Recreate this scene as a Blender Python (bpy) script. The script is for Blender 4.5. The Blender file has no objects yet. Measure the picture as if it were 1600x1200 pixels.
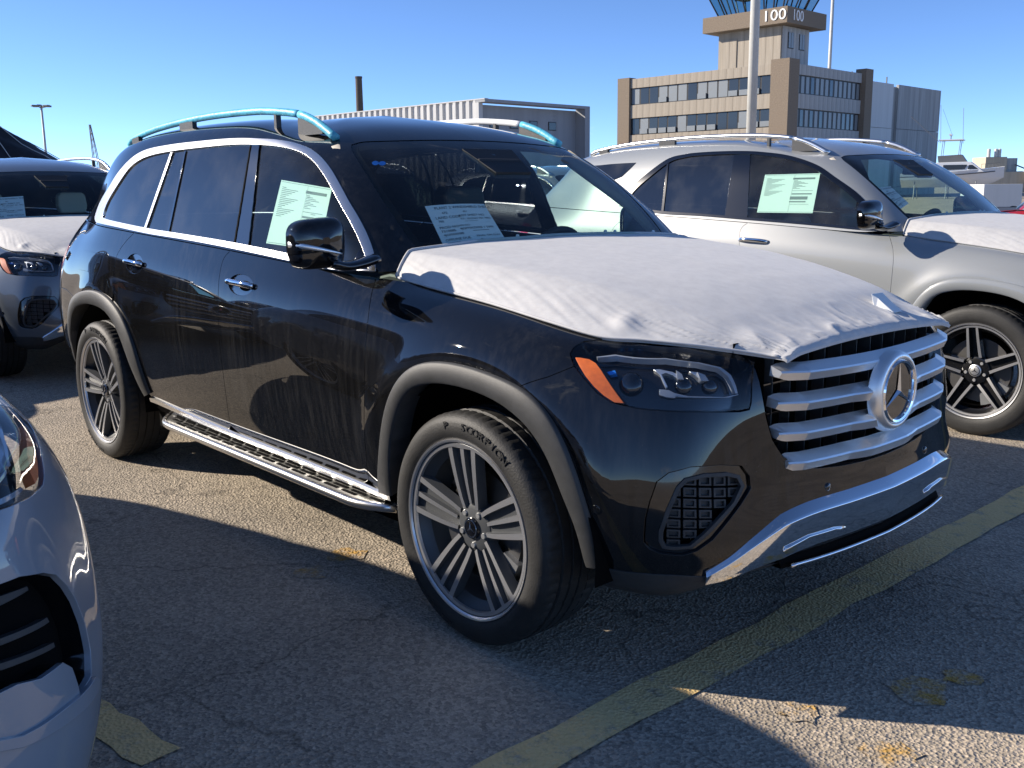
import bpy, bmesh, math, random
import numpy as np
from mathutils import Matrix, Vector
from mathutils.geometry import delaunay_2d_cdt

# ------------------------------------------------------------------ camera, sky, sun, exposure
SC = bpy.context.scene
CAMP = dict(pos=(2.3232, -2.8463, 1.4296), yaw=2.410226, pitch=0.193701, roll=-0.0113668, f=1549.9)
def cam_axes():
    y, p, r = CAMP['yaw'], CAMP['pitch'], CAMP['roll']
    f = np.array([math.cos(y)*math.cos(p), math.sin(y)*math.cos(p), -math.sin(p)])
    rt = np.cross(f, [0, 0, 1.0]); rt /= np.linalg.norm(rt); up = np.cross(rt, f)
    c, s = math.cos(r), math.sin(r)
    return np.array([c*rt+s*up, -s*rt+c*up, f])
CR = cam_axes(); CP = np.array(CAMP['pos']); CF = CAMP['f']
cd = bpy.data.cameras.new('camera'); cam = bpy.data.objects.new('camera', cd)
SC.collection.objects.link(cam); SC.camera = cam
cd.sensor_width = 36.0; cd.lens = CF/1600*36; cd.clip_start = 0.05; cd.clip_end = 6000
m4 = Matrix.Identity(4)
for i in range(3):
    m4[i][0] = CR[0][i]; m4[i][1] = CR[1][i]; m4[i][2] = -CR[2][i]; m4[i][3] = CP[i]
cam.matrix_world = m4

SUN_TRAVEL = np.array([1.62, 1.20, -1.0])            # direction the sunlight travels
_s = -SUN_TRAVEL/np.linalg.norm(SUN_TRAVEL)
SUN_EL = math.asin(_s[2]); SUN_AZ = math.atan2(_s[1], _s[0])
w = bpy.data.worlds.new('World'); SC.world = w; w.use_nodes = True
wn = w.node_tree.nodes; wl = w.node_tree.links
wn.clear()
sky = wn.new('ShaderNodeTexSky'); sky.sky_type = 'NISHITA'; sky.sun_disc = False
sky.sun_elevation = SUN_EL; sky.sun_rotation = math.pi/2 - SUN_AZ
sky.altitude = 0; sky.air_density = 0.4; sky.dust_density = 0.0; sky.ozone_density = 5.0
bg = wn.new('ShaderNodeBackground'); bg.inputs['Strength'].default_value = 0.115
out = wn.new('ShaderNodeOutputWorld')
# thin broken cloud, the same recipe over the whole sky
tc = wn.new('ShaderNodeTexCoord'); mp = wn.new('ShaderNodeMapping'); mp.inputs['Scale'].default_value = (1.0, 1.0, 3.2); mp.inputs['Location'].default_value = (4.4, .3, 2.1)
nz = wn.new('ShaderNodeTexNoise'); nz.inputs['Scale'].default_value = 2.6; nz.inputs['Detail'].default_value = 9; nz.inputs['Roughness'].default_value = 0.62
nz.inputs['Distortion'].default_value = 0.5
cr = wn.new('ShaderNodeValToRGB'); cr.color_ramp.elements[0].position = 0.62; cr.color_ramp.elements[1].position = 0.80
cr.color_ramp.elements[1].color = (0.55, 0.55, 0.55, 1)
mix = wn.new('ShaderNodeMixRGB'); mix.inputs[2].default_value = (7.5, 7.3, 7.2, 1)
wl.new(tc.outputs['Generated'], mp.inputs['Vector']); wl.new(mp.outputs[0], nz.inputs['Vector']); wl.new(nz.outputs['Fac'], cr.inputs[0])
wl.new(cr.outputs[0], mix.inputs[0]); hs = wn.new('ShaderNodeHueSaturation'); hs.inputs['Saturation'].default_value = 1.0; wl.new(sky.outputs[0], hs.inputs['Color']); wl.new(hs.outputs[0], mix.inputs[1]); wl.new(mix.outputs[0], bg.inputs[0]); wl.new(bg.outputs[0], out.inputs[0])
sd = bpy.data.lights.new('sun', 'SUN'); sd.energy = 3.8; sd.angle = math.radians(0.53); sd.color = (1.0, 0.90, 0.77)
sun = bpy.data.objects.new('sun', sd); SC.collection.objects.link(sun)
sun.rotation_euler = Vector(SUN_TRAVEL.tolist()).to_track_quat('-Z', 'Y').to_euler(); sun.location = (-20, -15, 12)
vs = SC.view_settings; SC.display_settings.display_device = 'sRGB'
vs.view_transform = 'Standard'; vs.look = 'None'; vs.exposure = 1.05; vs.gamma = 1.0; vs.use_curve_mapping = False
SC.cycles.max_bounces = 10; SC.cycles.transparent_max_bounces = 16; SC.cycles.glossy_bounces = 5; SC.cycles.use_denoising = True
SC.cycles.sample_clamp_indirect = 6.0

COL = SC.collection
rng = random.Random(7)

# ------------------------------------------------------------------ materials
MATS = {}
def nodes_of(name):
    m = bpy.data.materials.new(name); m.use_nodes = True; MATS[name] = m
    nt = m.node_tree; b = nt.nodes['Principled BSDF']
    return m, nt, b
def N(nt, t, **k):
    n = nt.nodes.new(t)
    for a, v in k.items():
        if a in n.inputs.keys(): n.inputs[a].default_value = v
        else: setattr(n, a, v)
    return n
def simple(name, col, rough=0.5, metal=0.0, coat=0.0, spec=0.5, noise=0.0, nscale=8.0, bump=0.0, bscale=60.0, emit=None, coat_rough=0.03):
    m, nt, b = nodes_of(name)
    b.inputs['Base Color'].default_value = (*col, 1); b.inputs['Roughness'].default_value = rough
    b.inputs['Metallic'].default_value = metal; b.inputs['Coat Weight'].default_value = coat
    b.inputs['Coat Roughness'].default_value = coat_rough
    b.inputs['Specular IOR Level'].default_value = spec
    tcn = None
    if noise or bump: tcn = N(nt, 'ShaderNodeTexCoord')
    if noise:
        n = N(nt, 'ShaderNodeTexNoise', Scale=nscale, Detail=6.0, Roughness=0.6)
        nt.links.new(tcn.outputs['Object'], n.inputs['Vector'])
        r = N(nt, 'ShaderNodeValToRGB'); e = r.color_ramp.elements
        e[0].position = 0.3; e[1].position = 0.7
        e[0].color = (*[c*(1-noise) for c in col], 1); e[1].color = (*[min(1, c*(1+noise)) for c in col], 1)
        nt.links.new(n.outputs['Fac'], r.inputs[0]); nt.links.new(r.outputs[0], b.inputs['Base Color'])
    if bump:
        n2 = N(nt, 'ShaderNodeTexNoise', Scale=bscale, Detail=4.0)
        nt.links.new(tcn.outputs['Object'], n2.inputs['Vector'])
        bm_ = N(nt, 'ShaderNodeBump', Strength=bump, Distance=0.01)
        nt.links.new(n2.outputs['Fac'], bm_.inputs['Height']); nt.links.new(bm_.outputs[0], b.inputs['Normal'])
    if emit:
        b.inputs['Emission Color'].default_value = (*emit[0], 1); b.inputs['Emission Strength'].default_value = emit[1]
    return m

def paint(name, col, metal=0.0, rough=0.35, dust=0.5, spec=0.5, dustcol=(0.34, 0.31, 0.27)):
    """car paint under clear coat with road dust: fine film, rain streaks and specks"""
    m, nt, b = nodes_of(name); L = nt.links
    b.inputs['Metallic'].default_value = metal; b.inputs['Specular IOR Level'].default_value = spec
    b.inputs['Coat Weight'].default_value = 1.0; b.inputs['Coat IOR'].default_value = 1.6
    t = N(nt, 'ShaderNodeTexCoord')
    mp = N(nt, 'ShaderNodeMapping'); mp.inputs['Scale'].default_value = (38, 38, 2.2)
    L.new(t.outputs['Object'], mp.inputs['Vector'])
    st = N(nt, 'ShaderNodeTexNoise', Scale=1.0, Detail=5.0, Roughness=0.65); L.new(mp.outputs[0], st.inputs['Vector'])
    cl = N(nt, 'ShaderNodeTexNoise', Scale=2.2, Detail=4.0); L.new(t.outputs['Object'], cl.inputs['Vector'])
    r1 = N(nt, 'ShaderNodeMapRange'); r1.inputs[1].default_value = 0.42; r1.inputs[2].default_value = 0.72; L.new(st.outputs['Fac'], r1.inputs[0])
    r2 = N(nt, 'ShaderNodeMapRange'); r2.inputs[1].default_value = 0.35; r2.inputs[2].default_value = 0.7; L.new(cl.outputs['Fac'], r2.inputs[0])
    mu = N(nt, 'ShaderNodeMath', operation='MULTIPLY'); L.new(r1.outputs[0], mu.inputs[0]); L.new(r2.outputs[0], mu.inputs[1])
    vo = N(nt, 'ShaderNodeTexVoronoi', Scale=85.0); L.new(t.outputs['Object'], vo.inputs['Vector'])
    sp = N(nt, 'ShaderNodeMapRange'); sp.inputs[1].default_value = 0.115; sp.inputs[2].default_value = 0.07; L.new(vo.outputs['Distance'], sp.inputs[0])
    vr = N(nt, 'ShaderNodeSeparateColor'); L.new(vo.outputs['Color'], vr.inputs[0])
    gt = N(nt, 'ShaderNodeMath', operation='GREATER_THAN'); gt.inputs[1].default_value = 0.80; L.new(vr.outputs[0], gt.inputs[0])
    sp2 = N(nt, 'ShaderNodeMath', operation='MULTIPLY'); L.new(sp.outputs[0], sp2.inputs[0]); L.new(gt.outputs[0], sp2.inputs[1])
    sp3 = N(nt, 'ShaderNodeMath', operation='MULTIPLY'); sp3.inputs[1].default_value = 0.5; L.new(sp2.outputs[0], sp3.inputs[0])
    a1 = N(nt, 'ShaderNodeMath', operation='MULTIPLY_ADD'); a1.inputs[1].default_value = 0.22; a1.inputs[2].default_value = 0.035; L.new(mu.outputs[0], a1.inputs[0])
    a2 = N(nt, 'ShaderNodeMath', operation='ADD', use_clamp=True); L.new(a1.outputs[0], a2.inputs[0]); L.new(sp3.outputs[0], a2.inputs[1])
    a3 = N(nt, 'ShaderNodeMath', operation='MULTIPLY', use_clamp=True); a3.inputs[1].default_value = dust; L.new(a2.outputs[0], a3.inputs[0])
    mx = N(nt, 'ShaderNodeMixRGB'); mx.inputs[1].default_value = (*col, 1); mx.inputs[2].default_value = (*dustcol, 1); L.new(a3.outputs[0], mx.inputs[0])
    L.new(mx.outputs[0], b.inputs['Base Color'])
    b.inputs['Roughness'].default_value = rough
    cw = N(nt, 'ShaderNodeMath', operation='MULTIPLY_ADD'); cw.inputs[1].default_value = 0.25; cw.inputs[2].default_value = 0.012; L.new(a3.outputs[0], cw.inputs[0])
    L.new(cw.outputs[0], b.inputs['Coat Roughness'])
    return m

def glass(name, tint, ior=1.5, rough=0.0, haze=0.0, hazecol=(0.5, 0.5, 0.48)):
    """single pane: Fresnel mirror over tinted see-through, a breath of dust"""
    m = bpy.data.materials.new(name); m.use_nodes = True; MATS[name] = m
    nt = m.node_tree; nt.nodes.clear(); L = nt.links
    o = N(nt, 'ShaderNodeOutputMaterial'); tr = N(nt, 'ShaderNodeBsdfTransparent', Color=(*tint, 1))
    gl = N(nt, 'ShaderNodeBsdfGlossy', Roughness=rough)
    # the same reflection from either side of the pane: F0 + (1-F0)(1-cos)^5
    ge = N(nt, 'ShaderNodeNewGeometry'); dt = N(nt, 'ShaderNodeVectorMath', operation='DOT_PRODUCT'); L.new(ge.outputs['Normal'], dt.inputs[0]); L.new(ge.outputs['Incoming'], dt.inputs[1])
    ab = N(nt, 'ShaderNodeMath', operation='ABSOLUTE'); L.new(dt.outputs['Value'], ab.inputs[0]); om = N(nt, 'ShaderNodeMath', operation='SUBTRACT', use_clamp=True); om.inputs[0].default_value = 1.0; L.new(ab.outputs[0], om.inputs[1])
    pw = N(nt, 'ShaderNodeMath', operation='POWER'); pw.inputs[1].default_value = 4.6; L.new(om.outputs[0], pw.inputs[0]); F0 = ((ior-1)/(ior+1))**2
    fr = N(nt, 'ShaderNodeMath', operation='MULTIPLY_ADD'); fr.inputs[1].default_value = 1-F0; fr.inputs[2].default_value = F0; L.new(pw.outputs[0], fr.inputs[0])
    mx = N(nt, 'ShaderNodeMixShader'); L.new(fr.outputs[0], mx.inputs[0]); L.new(tr.outputs[0], mx.inputs[1]); L.new(gl.outputs[0], mx.inputs[2])
    if haze:
        df = N(nt, 'ShaderNodeBsdfDiffuse', Color=(*hazecol, 1)); m2 = N(nt, 'ShaderNodeMixShader')
        t = N(nt, 'ShaderNodeTexCoord'); n = N(nt, 'ShaderNodeTexNoise', Scale=5.0, Detail=6.0); L.new(t.outputs['Object'], n.inputs['Vector'])
        r = N(nt, 'ShaderNodeMapRange'); r.inputs[1].default_value = 0.45; r.inputs[2].default_value = 0.75; r.inputs[3].default_value = haze*0.5; r.inputs[4].default_value = haze*2
        L.new(n.outputs['Fac'], r.inputs[0]); L.new(r.outputs[0], m2.inputs[0]); L.new(mx.outputs[0], m2.inputs[1]); L.new(df.outputs[0], m2.inputs[2]); L.new(m2.outputs[0], o.inputs[0])
    else:
        L.new(mx.outputs[0], o.inputs[0])
    return m

paint('paint_black', (0.0022, 0.0024, 0.0032), dust=0.27, spec=0.0, dustcol=(.33, .32, .305))
paint('paint_light_grey', (0.25, 0.265, 0.275), dust=0.06)
paint('paint_blue_grey', (0.23, 0.26, 0.30), dust=0.03)
paint('paint_slate', (0.11, 0.13, 0.15), dust=0.2, metal=0.3)
paint('paint_red', (0.35, 0.012, 0.02), dust=0.1)
paint('paint_white', (0.7, 0.7, 0.69), dust=0.1)
paint('paint_silver', (0.36, 0.38, 0.40), dust=0.1, metal=0.6)
simple('gloss_black', (0.004, 0.004, 0.005), rough=0.12, coat=1.0)
simple('void_black', (0.003, 0.003, 0.003), rough=0.9, spec=0.1)
simple('cladding', (0.042, 0.043, 0.044), rough=0.55, noise=0.18, nscale=25, bump=0.12, bscale=700)
simple('chrome', (0.82, 0.83, 0.85), rough=0.06, metal=1.0)
simple('satin_chrome', (0.86, 0.86, 0.85), rough=0.36, metal=0.9)
simple('trim_silver', (0.78, 0.77, 0.75), rough=0.27, metal=1.0)
simple('rubber', (0.018, 0.0178, 0.0175), rough=0.62, noise=0.35, nscale=14, bump=0.15, bscale=160)
simple('rubber_text', (0.03, 0.03, 0.03), rough=0.45)
simple('rim_face', (0.66, 0.66, 0.67), rough=0.33, metal=0.85)
simple('rim_dark', (0.085, 0.09, 0.096), rough=0.4, metal=0.3)
simple('rim_black', (0.008, 0.008, 0.009), rough=0.25, coat=0.5)
simple('brake_disc', (0.35, 0.34, 0.33), rough=0.35, metal=1.0)
simple('caliper', (0.30, 0.31, 0.32), rough=0.4, metal=0.6)
simple('interior_dark', (0.012, 0.012, 0.013), rough=0.6)
simple('interior_cream', (0.50, 0.46, 0.39), rough=0.6)
simple('paper', (0.78, 0.79, 0.78), rough=0.8)
simple('ink', (0.02, 0.02, 0.025), rough=0.8)
simple('ink_grey', (0.20, 0.21, 0.22), rough=0.8)
simple('amber', (0.92, 0.17, 0.022), rough=0.5, noise=0.2, nscale=40)
simple('lamp_black', (0.006, 0.006, 0.008), rough=0.18, coat=0.6)
simple('lamp_white', (0.30, 0.32, 0.35), rough=0.12, coat=0.8)
simple('tail_red', (0.5, 0.02, 0.03), rough=0.15, coat=1.0)
simple('blue_film', (0.10, 0.47, 0.62), rough=0.45, noise=0.25, nscale=12, bump=0.35, bscale=38)
simple('white_film', (0.78, 0.78, 0.76), rough=0.4, coat=0.2)
simple('blue_dot', (0.01, 0.22, 0.75), rough=0.5)
simple('step_metal', (0.55, 0.55, 0.54), rough=0.34, metal=1.0)
simple('concrete', (0.30, 0.26, 0.215), rough=0.9, noise=0.2, nscale=1.2)
glass('glass_wind', (0.80, 0.90, 0.88), ior=1.6, haze=0.016)
glass('glass_door', (0.74, 0.93, 0.85), ior=1.7, haze=0.025)
glass('glass_privacy', (0.02, 0.022, 0.026), ior=2.25, haze=0.035)
glass('glass_lamp', (0.93, 0.95, 0.97), ior=1.5)

# ------------------------------------------------------------------ object helpers
def mk(name, verts, faces, mat, parent=None, normals=None, smooth=True):
    me = bpy.data.meshes.new(name)
    me.from_pydata([tuple(map(float, v)) for v in verts], [], [tuple(map(int, f)) for f in faces]); me.update()
    if mat is not None: me.materials.append(MATS[mat] if isinstance(mat, str) else mat)
    if smooth: me.polygons.foreach_set('use_smooth', [True]*len(me.polygons))
    if normals is not None: me.normals_split_custom_set_from_vertices([tuple(map(float, n)) for n in normals])
    o = bpy.data.objects.new(name, me); COL.objects.link(o)
    if parent is not None: o.parent = parent
    return o
def thing(name, label, cat, loc=(0, 0, 0), rz=0.0, group=None):
    o = bpy.data.objects.new(name, None); COL.objects.link(o); o.empty_display_size = 0.3
    o.location = loc; o.rotation_euler = (0, 0, rz); o['label'] = label; o['category'] = cat
    if group: o['group'] = group
    return o
def tag(o, label, cat, group=None):
    o['label'] = label; o['category'] = cat
    if group: o['group'] = group
    return o
def struct(o, kind='structure'):
    o['kind'] = kind; return o
class MB:
    """collects shapes for one mesh"""
    def __init__(s): s.v = []; s.f = []
    def add(s, v, f):
        b = len(s.v); s.v += [tuple(map(float, p)) for p in v]; s.f += [tuple(int(i)+b for i in q) for q in f]; return s
    def box(s, a, b, M=None):
        x0, y0, z0 = a; x1, y1, z1 = b
        v = [(x0,y0,z0),(x1,y0,z0),(x1,y1,z0),(x0,y1,z0),(x0,y0,z1),(x1,y0,z1),(x1,y1,z1),(x0,y1,z1)]
        if M is not None: v = [tuple(M @ Vector(p)) for p in v]
        return s.add(v, [(0,3,2,1),(4,5,6,7),(0,1,5,4),(1,2,6,5),(2,3,7,6),(3,0,4,7)])
    def rings(s, rings, closed=True, caps=True):
        n = len(rings[0]); f = []
        for i in range(len(rings)-1):
            for j in range(n if closed else n-1):
                k = (j+1) % n
                f.append((i*n+j, i*n+k, (i+1)*n+k, (i+1)*n+j))
        if caps and closed: f.append(tuple(range(n))[::-1]); f.append(tuple((len(rings)-1)*n+j for j in range(n)))
        return s.add([p for r in rings for p in r], f)
    def tube(s, pts, r, n=10, caps=True):
        pts = [np.array(p, float) for p in pts]; R = []
        rr = r if hasattr(r, '__len__') else [r]*len(pts)
        up = None
        for i, p in enumerate(pts):
            t = pts[min(i+1, len(pts)-1)] - pts[max(i-1, 0)]; t /= np.linalg.norm(t)+1e-12
            if up is None:
                up = np.array([0, 0, 1.0]) if abs(t[2]) < 0.9 else np.array([1.0, 0, 0])
            a = np.cross(t, up); a /= np.linalg.norm(a); up = np.cross(a, t)
            R.append([p + rr[i]*(math.cos(k)*a + math.sin(k)*up) for k in np.linspace(0, 2*math.pi, n, endpoint=False)])
        return s.rings(R, True, caps)
    def sweep(s, pts, sect, ups=None, caps=True):
        """sect(i)->[(a,b)] in the frame (side,up) of the path"""
        pts = [np.array(p, float) for p in pts]; R = []
        for i, p in enumerate(pts):
            t = pts[min(i+1, len(pts)-1)] - pts[max(i-1, 0)]; t /= np.linalg.norm(t)+1e-12
            up = np.array(ups[i] if ups is not None else (0, 0, 1.0), float)
            a = np.cross(t, up); a /= np.linalg.norm(a)+1e-12; u = np.cross(a, t)
            R.append([p + x*a + y*u for x, y in sect(i)])
        return s.rings(R, True, caps)
    def lathe(s, prof, n=48, axis='y', cen=(0, 0, 0)):
        """prof: (radius, along-axis)"""
        R = []
        for k in range(n):
            a = 2*math.pi*k/n
            R.append([(cen[0]+r*math.cos(a), cen[1]+h, cen[2]+r*math.sin(a)) if axis == 'y' else
                      ((cen[0]+h, cen[1]+r*math.cos(a), cen[2]+r*math.sin(a)) if axis == 'x' else (cen[0]+r*math.cos(a), cen[1]+r*math.sin(a), cen[2]+h)) for r, h in prof])
        m_ = len(prof); f = []
        for k in range(n):
            q = (k+1) % n
            for j in range(m_-1): f.append((k*m_+j, k*m_+j+1, q*m_+j+1, q*m_+j))
        return s.add([p for r in R for p in r], f)
    def mirror_y(s):
        b = len(s.v); s.v += [(x, -y, z) for x, y, z in s.v[:b]]; s.f += [tuple(i+b for i in q)[::-1] for q in s.f]; return s
    def build(s, name, mat, parent=None, smooth=False, bevel=0.0, recalc=False, seg=2, angle=None):
        o = mk(name, s.v, s.f, mat, parent, smooth=smooth)
        if recalc or bevel:
            bm = bmesh.new(); bm.from_mesh(o.data)
            bmesh.ops.recalc_face_normals(bm, faces=bm.faces)
            if bevel:
                es = [e for e in bm.edges if len(e.link_faces) == 2 and e.calc_face_angle(0) > 0.5]
                bmesh.ops.bevel(bm, geom=es, offset=bevel, segments=seg, affect='EDGES', profile=0.5, clamp_overlap=True)
            bm.to_mesh(o.data); bm.free()
        if angle is not None: 
            try: o.data.set_sharp_from_angle(angle=angle); o.data.polygons.foreach_set('use_smooth', [True]*len(o.data.polygons))
            except Exception: pass
        return o
def text_mesh(body, size, extrude=0.0, align='CENTER', spacing=1.0, res=2):
    cu = bpy.data.curves.new('t', 'FONT'); cu.body = body; cu.size = size; cu.extrude = extrude; cu.align_x = align; cu.align_y = 'CENTER'
    cu.space_character = spacing; cu.resolution_u = res
    ob = bpy.data.objects.new('t', cu); COL.objects.link(ob)
    dg = bpy.context.evaluated_depsgraph_get(); dg.update()
    me = bpy.data.meshes.new_from_object(ob.evaluated_get(dg))
    v = np.array([x.co[:] for x in me.vertices]) if len(me.vertices) else np.zeros((0, 3)); f = [tuple(p.vertices) for p in me.polygons]
    bpy.data.objects.remove(ob); bpy.data.curves.remove(cu); bpy.data.meshes.remove(me)
    return v, f
def ray_px(px):
    px = np.atleast_2d(np.asarray(px, float))
    return np.stack([(px[:, 0]-800)/CF, -(px[:, 1]-600)/CF, np.ones(len(px))], -1) @ CR
def project(P):
    q = (np.asarray(P, float)-CP) @ CR.T
    return np.stack([800+CF*q[..., 0]/q[..., 2], 600-CF*q[..., 1]/q[..., 2]], -1)
def on_ground(px, z=0.0):
    d = ray_px(px); return CP + d*((z-CP[2])/d[:, 2])[:, None]
def at_dist(px, D):
    """point on the ray at horizontal distance D"""
    d = ray_px(px); return CP + d*(D/np.hypot(d[:, 0], d[:, 1]))[:, None]

# ------------------------------------------------------------------ spline surfaces
def basis(u, n, p=3):
    u = np.clip(np.asarray(u, float), 0, 1-1e-9); kn = np.concatenate([[0]*p, np.linspace(0, 1, n-p+1), [1]*p])
    B = [((u >= kn[i]) & (u < kn[i+1])).astype(float) for i in range(len(kn)-1)]
    for d in range(1, p+1):
        nb = []
        for i in range(len(kn)-1-d):
            a = kn[i+d]-kn[i]; b = kn[i+d+1]-kn[i+1]
            t = 0
            if a > 0: t = t + (u-kn[i])/a*B[i]
            if b > 0: t = t + (kn[i+d+1]-u)/b*B[i+1]
            nb.append(t if not np.isscalar(t) else np.zeros_like(u))
        B = nb
    return np.stack(B, -1)
def local_basis(u, n, p=3):
    """the four cubic B-spline weights at u and the index of the first"""
    u = np.clip(np.asarray(u, float), 0, 1-1e-9); kn = np.concatenate([[0]*p, np.linspace(0, 1, n-p+1), [1]*p])
    k = np.minimum((u*(n-p)).astype(int), n-p-1)+p
    Nn = [np.ones_like(u)]
    for d in range(1, p+1):
        new = [np.zeros_like(u) for _ in range(d+1)]
        for r in range(d):
            lo_, hi_ = kn[k-d+r+1], kn[k+r+1]; t = Nn[r]/(hi_-lo_)
            new[r] = new[r]+(hi_-u)*t; new[r+1] = new[r+1]+(u-lo_)*t
        Nn = new
    return k-p, np.stack(Nn, -1)
def crv(pts, n=60):
    pts = np.asarray(pts, float)
    return basis(np.linspace(0, 1, n), len(pts)) @ pts
def interp(pts, n=60):
    """smooth curve THROUGH the points (Catmull-Rom by chord length)"""
    p = np.asarray(pts, float)
    if len(p) < 3:
        t = np.linspace(0, 1, n)[:, None]; return p[0]*(1-t)+p[-1]*t
    d = np.concatenate([[0], np.cumsum(np.sqrt(np.linalg.norm(np.diff(p, axis=0), axis=1))+1e-9)])
    m_ = np.zeros_like(p)
    for i in range(len(p)):
        a, b = max(i-1, 0), min(i+1, len(p)-1); m_[i] = (p[b]-p[a])/(d[b]-d[a])
    t = np.linspace(0, d[-1], n); k = np.clip(np.searchsorted(d, t, 'right')-1, 0, len(p)-2)
    h = d[k+1]-d[k]; s = ((t-d[k])/h)[:, None]; h = h[:, None]
    return (2*s**3-3*s**2+1)*p[k] + (s**3-2*s**2+s)*h*m_[k] + (-2*s**3+3*s**2)*p[k+1] + (s**3-s**2)*h*m_[k+1]
class Surf:
    """clamped bicubic spline sheet, addressed by near-metric (s,t); disp(P,N0)->outward push"""
    def __init__(s, net, disp=None, vmid=0.5, umid=0.6):
        s.net = np.asarray(net, float); s.n, s.m = s.net.shape[:2]; s.disp = disp
        uu = np.linspace(0, 1, 401)
        a = s.raw(uu, np.full(401, vmid)); s.us = np.concatenate([[0], np.cumsum(np.linalg.norm(np.diff(a, axis=0), axis=1))]); s.uu = uu
        b = s.raw(np.full(401, umid), uu); s.vs = np.concatenate([[0], np.cumsum(np.linalg.norm(np.diff(b, axis=0), axis=1))])
        s.S, s.T = s.us[-1], s.vs[-1]
        s.grid = None
    def raw(s, u, v):
        iu, bu = local_basis(u, s.n); iv, bv = local_basis(v, s.m); out = np.zeros((len(iu), 3))
        for a in range(4):
            for b in range(4): out += (bu[:, a]*bv[:, b])[:, None]*s.net[iu+a, iv+b]
        return out
    def base(s, st):
        st = np.atleast_2d(st); return s.raw(np.interp(st[:, 0], s.us, s.uu), np.interp(st[:, 1], s.vs, s.uu))
    def nrm(s, st, fn, h=1.5e-3):
        st = np.atleast_2d(np.asarray(st, float))
        a = np.clip(st, [h, h], [s.S-h, s.T-h])
        ds = fn(a+[h, 0])-fn(a-[h, 0]); dt = fn(a+[0, h])-fn(a-[0, h])
        n = -np.cross(ds, dt); return n/(np.linalg.norm(n, axis=1)[:, None]+1e-12)
    def P(s, st):
        p = s.base(st)
        if s.disp is None: return p
        return p + s.nrm(st, s.base)*s.disp(p)[:, None]
    def N(s, st): return s.nrm(st, s.P)
    def build_grid(s, ns=300, nt=100):
        S, T = np.meshgrid(np.linspace(0, s.S, ns), np.linspace(0, s.T, nt), indexing='ij')
        s.gst = np.stack([S.ravel(), T.ravel()], -1); s.gP = s.P(s.gst); s.gN = s.N(s.gst); s.grid = True
    def inv(s, px, M=None, side=1):
        """pixels -> (s,t) on this sheet, placed in the world by 4x4 M; side=-1 for the mirrored sheet"""
        if s.grid is None: s.build_grid()
        M = np.eye(4) if M is None else M
        fl = np.array([1, side, 1.0])
        W = (s.gP*fl) @ M[:3, :3].T + M[:3, 3]; NW = (s.gN*fl) @ M[:3, :3].T
        pr = project(W); face = np.einsum('ij,ij->i', NW, CP-W) > 0
        dep = np.linalg.norm(W-CP, axis=1)
        px = np.atleast_2d(np.asarray(px, float)); out = []
        for q in px:
            d2 = ((pr-q)**2).sum(1); d2 = np.where(face, d2, 1e9)
            k = np.argmin(d2); near = np.where(d2 < max(d2[k]*4, 64))[0]; k = near[np.argmin(d2[near] + (dep[near]-dep[near].min())*2000)] if len(near) else k
            st = s.gst[k].copy()
            f = lambda a: project((s.P(a)*fl) @ M[:3, :3].T + M[:3, 3])
            for _ in range(12):
                h = 2e-3; A = np.array([st, st+[h, 0], st-[h, 0], st+[0, h], st-[0, h]]); A = np.clip(A, 0, [s.S, s.T]); F = f(A)
                J = np.stack([(F[1]-F[2])/(A[1, 0]-A[2, 0]+1e-12), (F[3]-F[4])/(A[3, 1]-A[4, 1]+1e-12)], 1)
                r = q-F[0]
                try: dl = np.linalg.solve(J.T@J+np.eye(2)*50.0, J.T@r)
                except Exception: break
                dl = np.clip(dl, -0.05, 0.05); st = np.clip(st+dl, 0, [s.S, s.T])
                if np.abs(r).max() < 0.05: break
            out.append(st)
        return np.array(out)
def inside(poly, pts):
    x, y = pts[:, 0], pts[:, 1]; r = np.zeros(len(pts), bool); p = np.asarray(poly); q = np.roll(p, -1, 0)
    for (x0, y0), (x1, y1) in zip(p, q):
        if y0 == y1: continue
        c = ((y0 > y) != (y1 > y)) & (x < (x1-x0)*(y-y0)/(y1-y0)+x0); r ^= c
    return r
def resample(poly, res):
    p = np.asarray(poly, float); o = []
    for a, b in zip(p, np.roll(p, -1, 0)):
        L = np.linalg.norm(b-a)
        if L < 1e-5: continue
        k = max(1, int(math.ceil(L/res)))
        for i in range(k): o.append(a+(b-a)*i/k)
    return np.array(o)
def area2(p): return float(np.sum(p[:, 0]*np.roll(p[:, 1], -1)-np.roll(p[:, 0], -1)*p[:, 1]))
def inset(poly, g):
    p = np.asarray(poly, float)
    if area2(p) < 0: p = p[::-1]
    e = np.roll(p, -1, 0)-p; e /= np.linalg.norm(e, axis=1)[:, None]+1e-12
    n = np.stack([-e[:, 1], e[:, 0]], -1); a = np.roll(n, 1, 0)+n
    d = 1+np.einsum('ij,ij->i', np.roll(n, 1, 0), n); a = a/np.maximum(d, 0.35)[:, None]
    return p+a*g
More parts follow.
